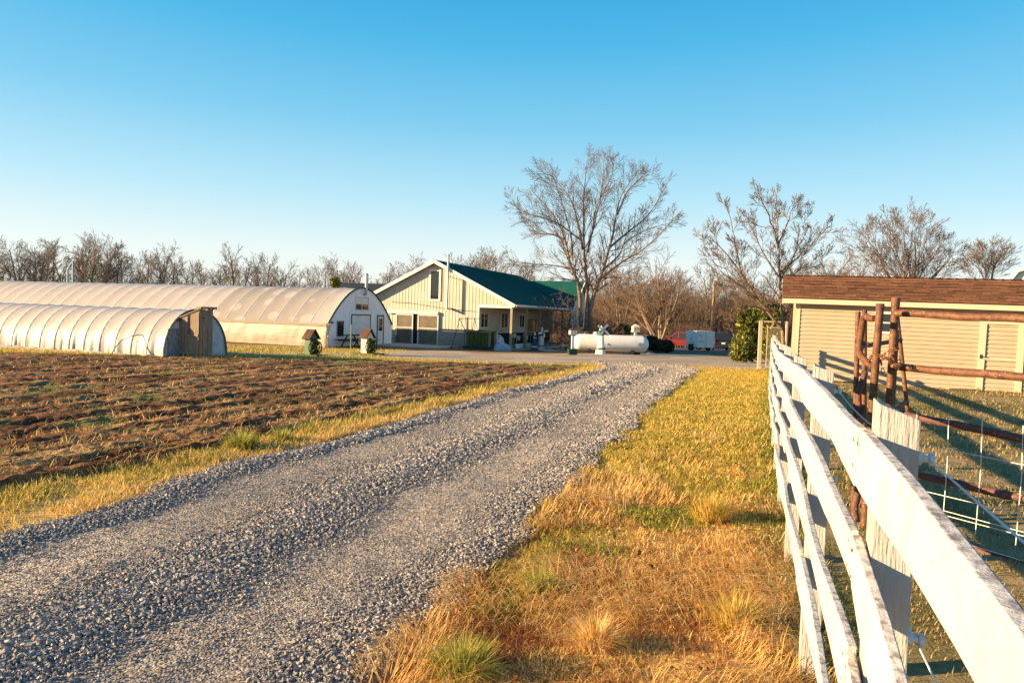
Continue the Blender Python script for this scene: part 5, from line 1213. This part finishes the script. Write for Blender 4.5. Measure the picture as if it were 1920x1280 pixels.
scrawl(-.78, -.42, th - .5, th - .28, 5, -.0185, 1).build('lettering', M_ink, t); scrawl(-.80, -.2, th - 1.02, th - .86, 6, -.0185, 2).build('lettering', M_ink, t); scrawl(-.55, -.42, th - .76, th - .68, 2, -.0185, 3).build('lettering', M_ink, t)
ob = scrawl(.35, 1.05, th - 1.3, th - 1.0, 5, -.003, 4).build('lettering', M_ink, t); ob.rotation_euler.z = -math.pi / 2; ob.location = (-tw / 2, tl_ * .9, 0)
ob = scrawl(.5, .8, th - .85, th - .6, 5, -.003, 5).build('lettering', M_ink, t); ob.rotation_euler.z = -math.pi / 2; ob.location = (-tw / 2, tl_ * .9, 0)
# hoop frames behind
M_hoop = mat('white_pvc', (.74, .68, .58), .5)
o = W(1165, 640, 76); o.z = g1(0, 76); e = W(1390, 640, 80); t = thing('hoop_tunnel', 'row of bare white crossing hoops behind the parked cars', 'frame', o); n = 24
dv = (e - o); dv.z = 0; hz = W(1200, 628, 76).z - o.z
for i in range(n):
    a = dv * (i / n); b = dv * ((i + 1.6) / n); zb2 = g1(0, o.y + a.y) - o.z
    MB().tube([a.lerp(b, u) + Vector((0, 0, zb2 + hz * math.sin(math.pi * u) ** .7)) for u in np.linspace(0, 1, 13)], .035, 5).build('hoop', M_hoop, t)
MB().tube([dv * u + Vector((0, 0, hz + g1(0, o.y + dv.y * u) - o.z)) for u in np.linspace(0, 1.05, 6)], .035, 5).build('ridge_pipe', M_hoop, t)
# far poles at the left
o = W(131, 560, 75); o.z = g1(0, 75); t = thing('pipe_arch', 'pale blue pipe frame rising above the long greenhouse', 'frame', o); M_pb = mat('pale_blue_pipe', (.25, .38, .42), .5)
a = W(127, 505, 75) - o; b = W(137, 490, 75) - o; m = MB(); m.tube([(a.x, 0, 0), (a.x, 0, a.z), (b.x, 0, b.z), (b.x, 0, 0)], .10, 8); m.build('pipe', M_pb, t)
o = W(5, 560, 80); o.z = g1(0, 80); t = thing('tall_bin', 'small yellow-and-black box peeking over the far end of the long greenhouse', 'bin', o); zt = W(5, 522, 80).z - o.z; MB().box(-.5, .15, 0, .6, 0, zt).build('body', M_dark, t); MB().box(.151, .5, -.02, .6, 0, zt + .05).build('side', M_cream, t)
# utility poles in the wood
for px, Y, top, lab in ((1333, 90, 528, 'bare brown utility pole rising behind the white trailer'), (1328, 97, 560, 'pale dead trunk standing beside the utility pole')):
    o = W(px, 640, Y); o.z = g1(0, Y); t = thing('utility_pole', lab, 'pole', o); MB().tube([(0, 0, 0), (.1, 0, W(px, top, Y).z - o.z)], [.17, .12], 8).build('pole', M_oldwood, t, smooth=True)
# ================================================================== trees
M_bark = mat('bark', (.30, .215, .14), .9, col2=(.12, .09, .07), ns=7, stretch=(3, 3, .7), bump=.5, bs=10, bd=.03)
M_twig = mat('twig', (.16, .105, .07), .9); M_twigr = mat('reddish_twig', (.16, .105, .07), .9); M_twigg = mat('grey_twig', (.15, .115, .09), .9); M_barkg = mat('grey_bark', (.17, .14, .115), .9)
def photo_tree(seed, base, Y, paths, cfg, mats, label, sc3=1., ox=0, oy=0, group=None):
    """stems drawn along the limbs seen in the photograph, given real depth, then grown into branches and twigs"""
    rng = random.Random(seed); o = W(*base, Y); o.z = g1(0, Y); out = [[] for _ in cfg['n']]
    trunk = []
    for j, (r0_, r1_, dep, pts) in enumerate(paths):
        P = []; n = len(pts)
        for i, (x, y) in enumerate(pts):
            f = i / (n - 1); P.append(W(ox + x / sc3, oy + y / sc3, Y + dep[0] + (dep[1] - dep[0]) * f) - o)
        if P[0].z < .4: P[0].z = -.1
        q = []
        for i in range(n - 1):
            for k in range(4):
                u = k / 4; a = P[max(i - 1, 0)]; b = P[i]; c = P[i + 1]; d = P[min(i + 2, n - 1)]
                q.append(.5 * ((2 * b) + (c - a) * u + (2 * a - 5 * b + 4 * c - d) * u * u + (3 * b - a - 3 * c + d) * u ** 3))
        q.append(P[-1]); N = len(q); L_ = sum((q[i + 1] - q[i]).length for i in range(N - 1))
        q = [v + Vector((rng.gauss(0, .02), rng.gauss(0, .03), 0)) * min(1, i / 4) for i, v in enumerate(q)]
        r0_ *= .84; r1_ *= .75
        rad = [r0_ + (r1_ - r0_) * (i / (N - 1)) ** .8 for i in range(N)]
        trunk.append(([tuple(v) for v in q], rad))
        nc = int(cfg['dens'] * L_)
        for c in range(nc):
            f = cfg['start'] + (1 - cfg['start']) * (c + rng.random()) / nc; i = min(N - 2, int(f * (N - 1))); b = q[i]; d = (q[i + 1] - q[i]).normalized()
            if b.z < cfg.get('zmin', 1): continue
            ov = d.orthogonal().normalized(); ov.rotate(Matrix.Rotation(c * 2.4 + rng.gauss(0, .5), 3, d)); an = R(rng.gauss(42, 10)); nd = d * math.cos(an) + ov * math.sin(an)
            grow(rng, tuple(b), tuple(nd), cfg['L1'] * (1.25 - .75 * f) * rng.uniform(.6, 1.3), max(cfg['rmin'], rad[i] * .45), 0, cfg, out)
    t = thing('bare_tree', label, 'tree', o, 0, group)
    tubes_np('trunk', trunk, 8, mats[0], t)
    tubes_np('crown', [b for l in out for b in l], 3, mats[1], t)
    return t
cf = dict(n=[6, 5, 4], tip=[.35, .4, .5], wob=[.05, .07, .08], trop=[.08, .06, .04], nc=[7, 5, 0], f0=[.2, .2, 0], ang=[32, 34, 34], lr=[.55, .55, .5], rr=[.6, .7, .7], rmin=.006, dens=3.3, start=.25, L1=1.75, zmin=2.2)
MT = [(.19, .02, (0, -.5), [(505, 1215), (490, 950), (440, 800), (400, 640), (330, 480), (190, 330)]),
      (.19, .018, (.1, .6), [(535, 1215), (540, 980), (524, 700), (520, 400), (548, 90)]),
      (.21, .02, (.2, -.4), [(555, 1215), (575, 1020), (630, 860), (690, 660), (745, 400), (850, 200)]),
      (.12, .015, (.2, -1.2), [(610, 900), (760, 780), (920, 680), (1130, 460)]),
      (.055, .012, (0, -1.0), [(490, 830), (330, 800), (190, 790), (40, 770)]),
      (.10, .012, (0, 1.0), [(415, 660), (330, 605), (220, 590), (110, 470)]),
      (.11, .014, (0, 1.4), [(515, 700), (470, 480), (400, 330), (250, 170)]),
      (.11, .014, (.2, 1.6), [(680, 690), (800, 590), (930, 480), (1050, 280)]),
      (.10, .014, (.2, -1.6), [(545, 720), (590, 520), (640, 320), (650, 110)]),
      (.09, .012, (0, -1.5), [(450, 770), (440, 620), (385, 420), (330, 250), (230, 220)]),
      (.09, .012, (.2, 1.0), [(640, 830), (740, 740), (800, 640), (960, 560), (1130, 520)]),
      (.08, .012, (.2, 2.0), [(575, 600), (600, 430), (700, 230), (700, 120)]),
      (.08, .012, (.2, -1.8), [(730, 480), (800, 330), (880, 260), (930, 230)]),
      (.09, .012, (.2, -2), [(650, 880), (760, 870), (870, 880)]),
      (.07, .012, (0, -1.5), [(500, 640), (330, 520), (180, 480), (60, 410)])]
photo_tree(3, (1100, 650), 46.5, MT, cf, (M_bark, M_twig), 'big bare tree with several stems behind the propane tank', 3.368, 940, 260)
# pruned shrub round its foot
def spray(seed, px, Y, pxs, label, r=.02, n=26, hh=1.9, name='bare_shrub'):
    rng = random.Random(seed); o = W(px, 650, Y); o.z = g1(0, Y); out = [[], [], []]; c2 = dict(n=[6, 4, 3], tip=[.4, .4, .5], wob=[.16, .2, .2], trop=[.02, .03, 0], nc=[7, 5, 0], f0=[.25, .2, 0], ang=[40, 45, 40], lr=[.5, .5, .5], rr=[.6, .7, .7], rmin=.008)
    for i in range(n):
        a = rng.uniform(pxs[0], pxs[1]); d = Vector((math.sin(a), rng.uniform(-.5, .5), abs(math.cos(a)) + .1)).normalized()
        grow(rng, (rng.uniform(-.3, .3), rng.uniform(-.3, .3), 0), tuple(d), hh * rng.uniform(.7, 1.3), r, 0, c2, out)
    t = thing(name, label, 'shrub', o); tubes_np('stems', out[0], 5, M_bark, t); tubes_np('twigs', out[1] + out[2], 3, M_twigr, t)
spray(4, 1088, 45.6, (-1.15, -.1), 'tangled reddish bare shrub at the left foot of the big tree', n=26, hh=3.0)
spray(5, 1112, 45.8, (.1, 1.05), 'fan of bare reddish stems at the right foot of the big tree', n=24, hh=2.5)
c2 = dict(cf, L1=.95, dens=4.0, rmin=.0065, zmin=1.2, start=.2)
RT = [(.11, .012, (0, .3), [(566, 960), (556, 800), (548, 560), (535, 350), (518, 60)]),
      (.09, .01, (0, -.6), [(560, 860), (450, 730), (340, 560), (300, 380), (235, 120)]),
      (.05, .008, (-.3, -1), [(420, 690), (300, 600), (200, 520), (110, 380)]),
      (.05, .008, (0, .8), [(548, 590), (620, 460), (680, 330), (690, 190)]),
      (.05, .008, (.1, -.5), [(552, 540), (680, 430), (760, 340), (845, 270)]),
      (.05, .008, (.1, 1.0), [(545, 570), (450, 430), (390, 300), (355, 210)]),
      (.05, .008, (.2, -1.2), [(536, 400), (500, 260), (450, 150), (435, 100)]),
      (.05, .008, (.2, 1.2), [(540, 380), (590, 260), (620, 180), (670, 160)]),
      (.05, .008, (0, -1.2), [(470, 760), (400, 735), (300, 735), (245, 790)]),
      (.04, .008, (0, 1.2), [(556, 640), (640, 540), (740, 490), (850, 420)]),
      (.05, .008, (-.4, -.8), [(345, 570), (240, 430), (160, 350), (120, 330)]),
      (.05, .008, (0, .9), [(500, 790), (420, 640), (300, 620), (180, 640)])]
photo_tree(5, (1468, 660), 27.5, RT, c2, (M_bark, M_twig), 'bare forked tree with golden bark right beside the tan shed', 3, 1280, 330)
BT = [(.09, .012, (0, dz), pts) for dz, pts in ((0, [(1290, 860), (1285, 600), (1250, 400), (1235, 205)]), (1.2, [(1285, 860), (1270, 600), (1180, 420), (1115, 265)]), (-1.2, [(1292, 860), (1290, 600), (1350, 420), (1400, 240)]), (.8, [(1296, 860), (1310, 620), (1400, 470), (1480, 350)]), (-.8, [(1280, 860), (1230, 620), (1110, 450), (1000, 310)]), (.4, [(1276, 860), (1180, 640), (1060, 500), (935, 370)]), (-.4, [(1300, 860), (1350, 640), (1450, 520), (1535, 420)]), (1.6, [(1290, 760), (1310, 520), (1310, 340), (1345, 215)]), (-1.5, [(1285, 760), (1240, 540), (1180, 350), (1190, 220)]), (1.3, [(1230, 640), (1140, 530), (1080, 380), (1060, 290)]), (-1.3, [(1320, 640), (1420, 560), (1500, 480), (1545, 520)]))]
photo_tree(6, (1709, 640), 44, BT, dict(cf, L1=1.8, dens=2.6, zmin=2.2, rmin=.008), (M_bark, M_twigr), 'round-crowned bare tree rising behind the brown shed roof', 3, 1280, 330)
FT = [(.10, .015, (0, dz), pts) for dz, pts in ((0, [(1720, 860), (1715, 600), (1700, 480), (1700, 390)]), (1, [(1722, 860), (1735, 580), (1770, 480), (1805, 430)]), (-1, [(1718, 860), (1690, 580), (1640, 500), (1610, 500)]), (.6, [(1718, 700), (1700, 540), (1665, 460), (1660, 430)]), (-.6, [(1722, 700), (1745, 560), (1750, 450), (1750, 400)]))]
photo_tree(7, (1853, 640), 80, FT, dict(cf, L1=2.6, dens=1.9, zmin=3, rmin=.014), (M_barkg, M_twigg), 'small grey bare tree alone between the shed roof and the green-roofed barn', 3, 1280, 330)
# tree behind the tank and cars
ct = dict(n=[7, 6, 5, 4], tip=[.3, .35, .4, .5], wob=[.06, .07, .08, .09], trop=[.04, .05, .04, .02], nc=[9, 6, 4, 0], f0=[.3, .25, .2, 0], ang=[34, 34, 34, 34], lr=[.55, .55, .5, .5], rr=[.55, .6, .7, .7], rmin=.014)
def fan(seed, n, L, r, spread): 
    g = random.Random(seed); return [((g.uniform(-.2, .2), g.uniform(-.2, .2), -.1), (math.sin(a) * math.cos(b), math.sin(a) * math.sin(b), math.cos(a)), L * g.uniform(.85, 1.1), r) for a, b in [(g.uniform(.12, spread), i * 6.283 / n + g.uniform(-.3, .3)) for i in range(n)]]
def standing(px, Y): p = W(px, 600, Y); return Vector((p.x, p.y, g1(0, Y)))
make_tree(21, fan(21, 7, 7.5, .17, .75), dict(ct), (M_bark, M_twigr), 'broad bare tree standing behind the right end of the propane tank', standing(1238, 74))
make_tree(22, fan(22, 5, 7.2, .15, .6), dict(ct), (M_bark, M_twigr), 'bare tree in the brown wood just left of the cars, behind the big tree', standing(1165, 82))
make_tree(23, fan(23, 4, 6.0, .13, .5), dict(ct, rmin=.012), (M_bark, M_twigr), 'bare tree behind the black parked car and the evergreen', standing(1385, 78))
make_tree(24, fan(24, 5, 4.6, .10, .8), dict(ct, rmin=.010), (M_bark, M_twigr), 'low reddish bare tree showing between the forked tree and the shed roof', standing(1590, 40))
# prototypes of the far line of trees, then copies
cfar = dict(n=[7, 6, 5], tip=[.3, .35, .45], wob=[.06, .11, .15], trop=[.03, .05, .04], nc=[15, 9, 0], f0=[.25, .2, 0], ang=[38, 42, 42], lr=[.42, .5, .5], rr=[.5, .6, .7], rmin=.028)
cfar4 = dict(n=[7, 6, 5, 3], tip=[.3, .35, .45, .6], wob=[.05, .08, .09, .10], trop=[.03, .05, .04, 0], nc=[13, 8, 5, 0], f0=[.22, .2, .2, 0], ang=[34, 34, 34, 34], lr=[.42, .5, .5, .5], rr=[.5, .6, .7, .7], rmin=.019)
LBL = 'bare grey-brown tree in the far line of woods behind the greenhouses'; GRP = 'trees of the far line'
protos = []
for i in range(6):
    st0 = [((0, 0, -.2), (rnd.uniform(-.08, .08), rnd.uniform(-.08, .08), 1), 12.5, .24)] if i % 2 else [((0, 0, -.2), (-.16, .05, 1), 12, .2), ((0, .1, -.2), (.2, -.05, 1), 11.5, .19)]
    protos.append(make_tree(40 + i, st0, dict(cfar4), (M_barkg, M_twigg), LBL, (0, 0, 0), GRP))
prof = [(-60, 452), (0, 455), (60, 448), (110, 450), (170, 441), (225, 455), (250, 478), (295, 466), (340, 480), (380, 490), (420, 492), (490, 474), (520, 498), (570, 508), (600, 492), (645, 478), (680, 500), (745, 488), (790, 500), (850, 480), (890, 465), (930, 468), (980, 492), (1030, 520), (1090, 520), (1130, 510), (1180, 500), (1270, 505), (1320, 500), (1370, 520), (1420, 500), (1480, 512), (1540, 478), (1580, 500), (1640, 520), (1900, 482), (1960, 490)]
pxv = [a for a, _ in prof]; pyv = [b for _, b in prof]; first = set(); k = 0
px = -70
while px < 1600:
    step = rnd.uniform(12, 27); px += step; Y = rnd.uniform(125, 165) if px < 1020 else rnd.uniform(92, 125)
    if 1440 < px < 1500: continue
    top = np.interp(px, pxv, pyv) + rnd.uniform(2, 28); p = standing(px, Y); h = W(px, top, Y).z - p.z
    if h < 3: continue
    i = k % 6; k += 1
    o = protos[i] if i not in first else copy_tree(protos[i]); first.add(i)
    s = h / 13.2; o.location = p; o.scale = (s * 1.05, s * 1.05, s); o.rotation_euler.z = rnd.uniform(0, 6.28)
    if px >= 1020: o['label'] = 'bare tree in the brown wood behind the parked cars and the tank'; o['group'] = 'trees of the wood behind the cars'
p = standing(447, 118); make_tree(61, [((0, 0, -.2), (-.03, 0, 1), 12.5, .26), ((0, 0, 3.2), (.35, .1, 1), 7.5, .14), ((0, 0, 4.2), (-.3, .1, 1), 6.5, .12)], dict(cfar4, f0=[.45, .2, .2, 0], nc=[9, 7, 5, 0]), (M_barkg, M_twigg), 'tallest lone bare tree standing clear above the long greenhouse', p)
p = standing(172, 120); make_tree(62, [((0, 0, -.2), (-.02, 0, 1), 12.6, .3), ((0, 0, 3), (.4, 0, 1), 9, .18), ((0, 0, 3.4), (-.4, 0, 1), 8, .16)], dict(cfar4, f0=[.3, .2, .2, 0]), (M_barkg, M_twigg), 'spreading dark-trunked tree in front of the far woods by the blue pipe frame', p)
# thicket below and behind the trees: nobody could count it
def thicket(name, seed, n, pxr, Yr_, hfun, r, m_):
    g = random.Random(seed); br = []
    for i in range(n):
        px = g.uniform(*pxr); Y = g.uniform(*Yr_); p = standing(px, Y); h = hfun(px, Y) * g.uniform(.35, 1.05); a = g.uniform(0, 6.28); l = g.uniform(0, .35)
        dx_, dy_ = math.cos(a) * l * h, math.sin(a) * l * h
        pts = [(p.x + dx_ * u ** 1.5 + g.gauss(0, .05) * h * u * .5, p.y + dy_ * u ** 1.5, p.z + h * u) for u in (0, .33, .66, 1)]
        br.append((pts, [r, r * .8, r * .6, r * .4]))
        for q in range(3):
            u = g.uniform(.3, .9); j = min(2, int(u * 3)); b = pts[j]; L_ = h * g.uniform(.15, .35); a2 = g.uniform(0, 6.28)
            br.append(([b, (b[0] + math.cos(a2) * L_ * .5, b[1] + math.sin(a2) * L_ * .5, b[2] + L_ * .5), (b[0] + math.cos(a2) * L_ * .8, b[1] + math.sin(a2) * L_ * .8, b[2] + L_)], [r * .5, r * .4, r * .3]))
    tag(tubes_np(name, br, 3, m_), kind='stuff')
topz = lambda px, Y: max(1.5, (W(px, np.interp(px, pxv, pyv) + 26, Y).z - g1(0, Y)))
thicket('distant_thicket', 1, 7500, (-80, 1050), (135, 175), lambda px, Y: topz(px, Y) * .62, .04, M_twigg)
thicket('woodland_thicket', 2, 7500, (1000, 1640), (88, 130), lambda px, Y: topz(px, Y) * .85, .04, M_twigr)
thicket('brush', 3, 1500, (1130, 1330), (78, 88), lambda px, Y: 3.0, .03, M_twigr)
thicket('far_brush', 4, 2500, (1500, 2000), (150, 190), lambda px, Y: 8, .05, M_twigg)

# ------------------------------------------------------------------ evergreens
M_ever = mat('evergreen_foliage', (.05, .075, .012), .7, tint=True, trans=.25); M_holly = mat('shrub_foliage', (.02, .04, .012), .5, tint=True, trans=.15)
def foliage(label, base, Y, blobs, n, size, m_, cols, seed, name='evergreen', cat='shrub', updir=.8):
    g = np.random.default_rng(seed); o = W(*base, Y); o.z = g1(0, Y); t = thing(name, label, cat, o); P = []
    vol = np.array([b[3] * b[4] for b in blobs]); cnt = (n * vol / vol.sum()).astype(int)
    for (px, py, dY, rx, rz), c in zip(blobs, cnt):
        q = np.array(W(px, py, Y + dY) - o); d = g.normal(size=(c, 3)); d /= np.linalg.norm(d, axis=1)[:, None]; r = .45 + .6 * g.random(c) ** .6
        r = r * (.75 + .5 * fbm(d[:, 0] * 2.5 + 9, d[:, 2] * 2.5 + d[:, 1] * 2 + 9, seed, 3)); P.append(q + d * r[:, None] * np.array([rx, rx, rz]) * Y / F)
    P = np.concatenate(P); P = P[P[:, 2] > .02]; n = len(P); ax_ = g.normal(size=(n, 3)) * .7 + np.array([0, 0, updir]); ax_ /= np.linalg.norm(ax_, axis=1)[:, None]; s_ = np.cross(ax_, g.normal(size=(n, 3))); s_ /= np.linalg.norm(s_, axis=1)[:, None]
    L_ = size * (.6 + .8 * g.random(n))[:, None]; V = np.stack([P, P + ax_ * L_ * .5 + s_ * L_ * .22, P + ax_ * L_, P + ax_ * L_ * .5 - s_ * L_ * .22], 1)
    npmesh('foliage', V, [np.arange(n * 4).reshape(n, 4)], m_, t, tint=np.repeat(pick(g, n, *cols), 4, 0))
    MB().tube([(0, 0, 0), (.05, 0, max(.4, float(P[:, 2].max()) * .6))], [.08, .03], 7).build('stem', M_bark, t, smooth=True)
gc = ([(.20, .20, .03), (.09, .11, .02), (.32, .26, .05), (.04, .06, .015)], [3, 3, 1.5, 2])
foliage('ragged yellow-green evergreen beside the chain-link gate', (1398, 660), 36, [(1395, 650, 0, 24, 26), (1400, 625, .3, 20, 28), (1404, 600, .2, 15, 25), (1385, 665, -.3, 16, 14), (1412, 640, .4, 13, 40), (1390, 590, .2, 10, 18)], 8500, .17, M_ever, gc, 1)
foliage('second darker evergreen behind the forked tree trunk', (1450, 660), 40, [(1445, 640, 0, 18, 40), (1455, 600, .2, 14, 30), (1430, 585, .2, 12, 26)], 7000, .18, M_ever, gc, 2)
dk = ([(.02, .04, .015), (.012, .025, .012), (.05, .07, .015), (.045, .03, .02)], [3, 3, 1, .7])
foliage('dark low evergreen bush past the rounded end of the tank', (1238, 655), 47.5, [(1232, 648, 0, 22, 12), (1250, 650, .3, 14, 12), (1222, 642, .2, 12, 12)], 7000, .13, M_holly, dk, 3)
foliage('green holly bush behind the middle of the tank', (1160, 640), 49, [(1155, 628, 0, 20, 12), (1170, 620, .3, 13, 12), (1145, 618, .3, 10, 16)], 5000, .15, M_holly, ([(.05, .10, .02), (.10, .14, .03), (.02, .04, .015)], [2, 1, 2]), 4)
foliage('small green fir peeking over the roof of the far house', (630, 540), 82, [(628, 532, 0, 7, 9), (632, 540, 0, 9, 8)], 900, .4, M_ever, gc, 5, cat='tree')
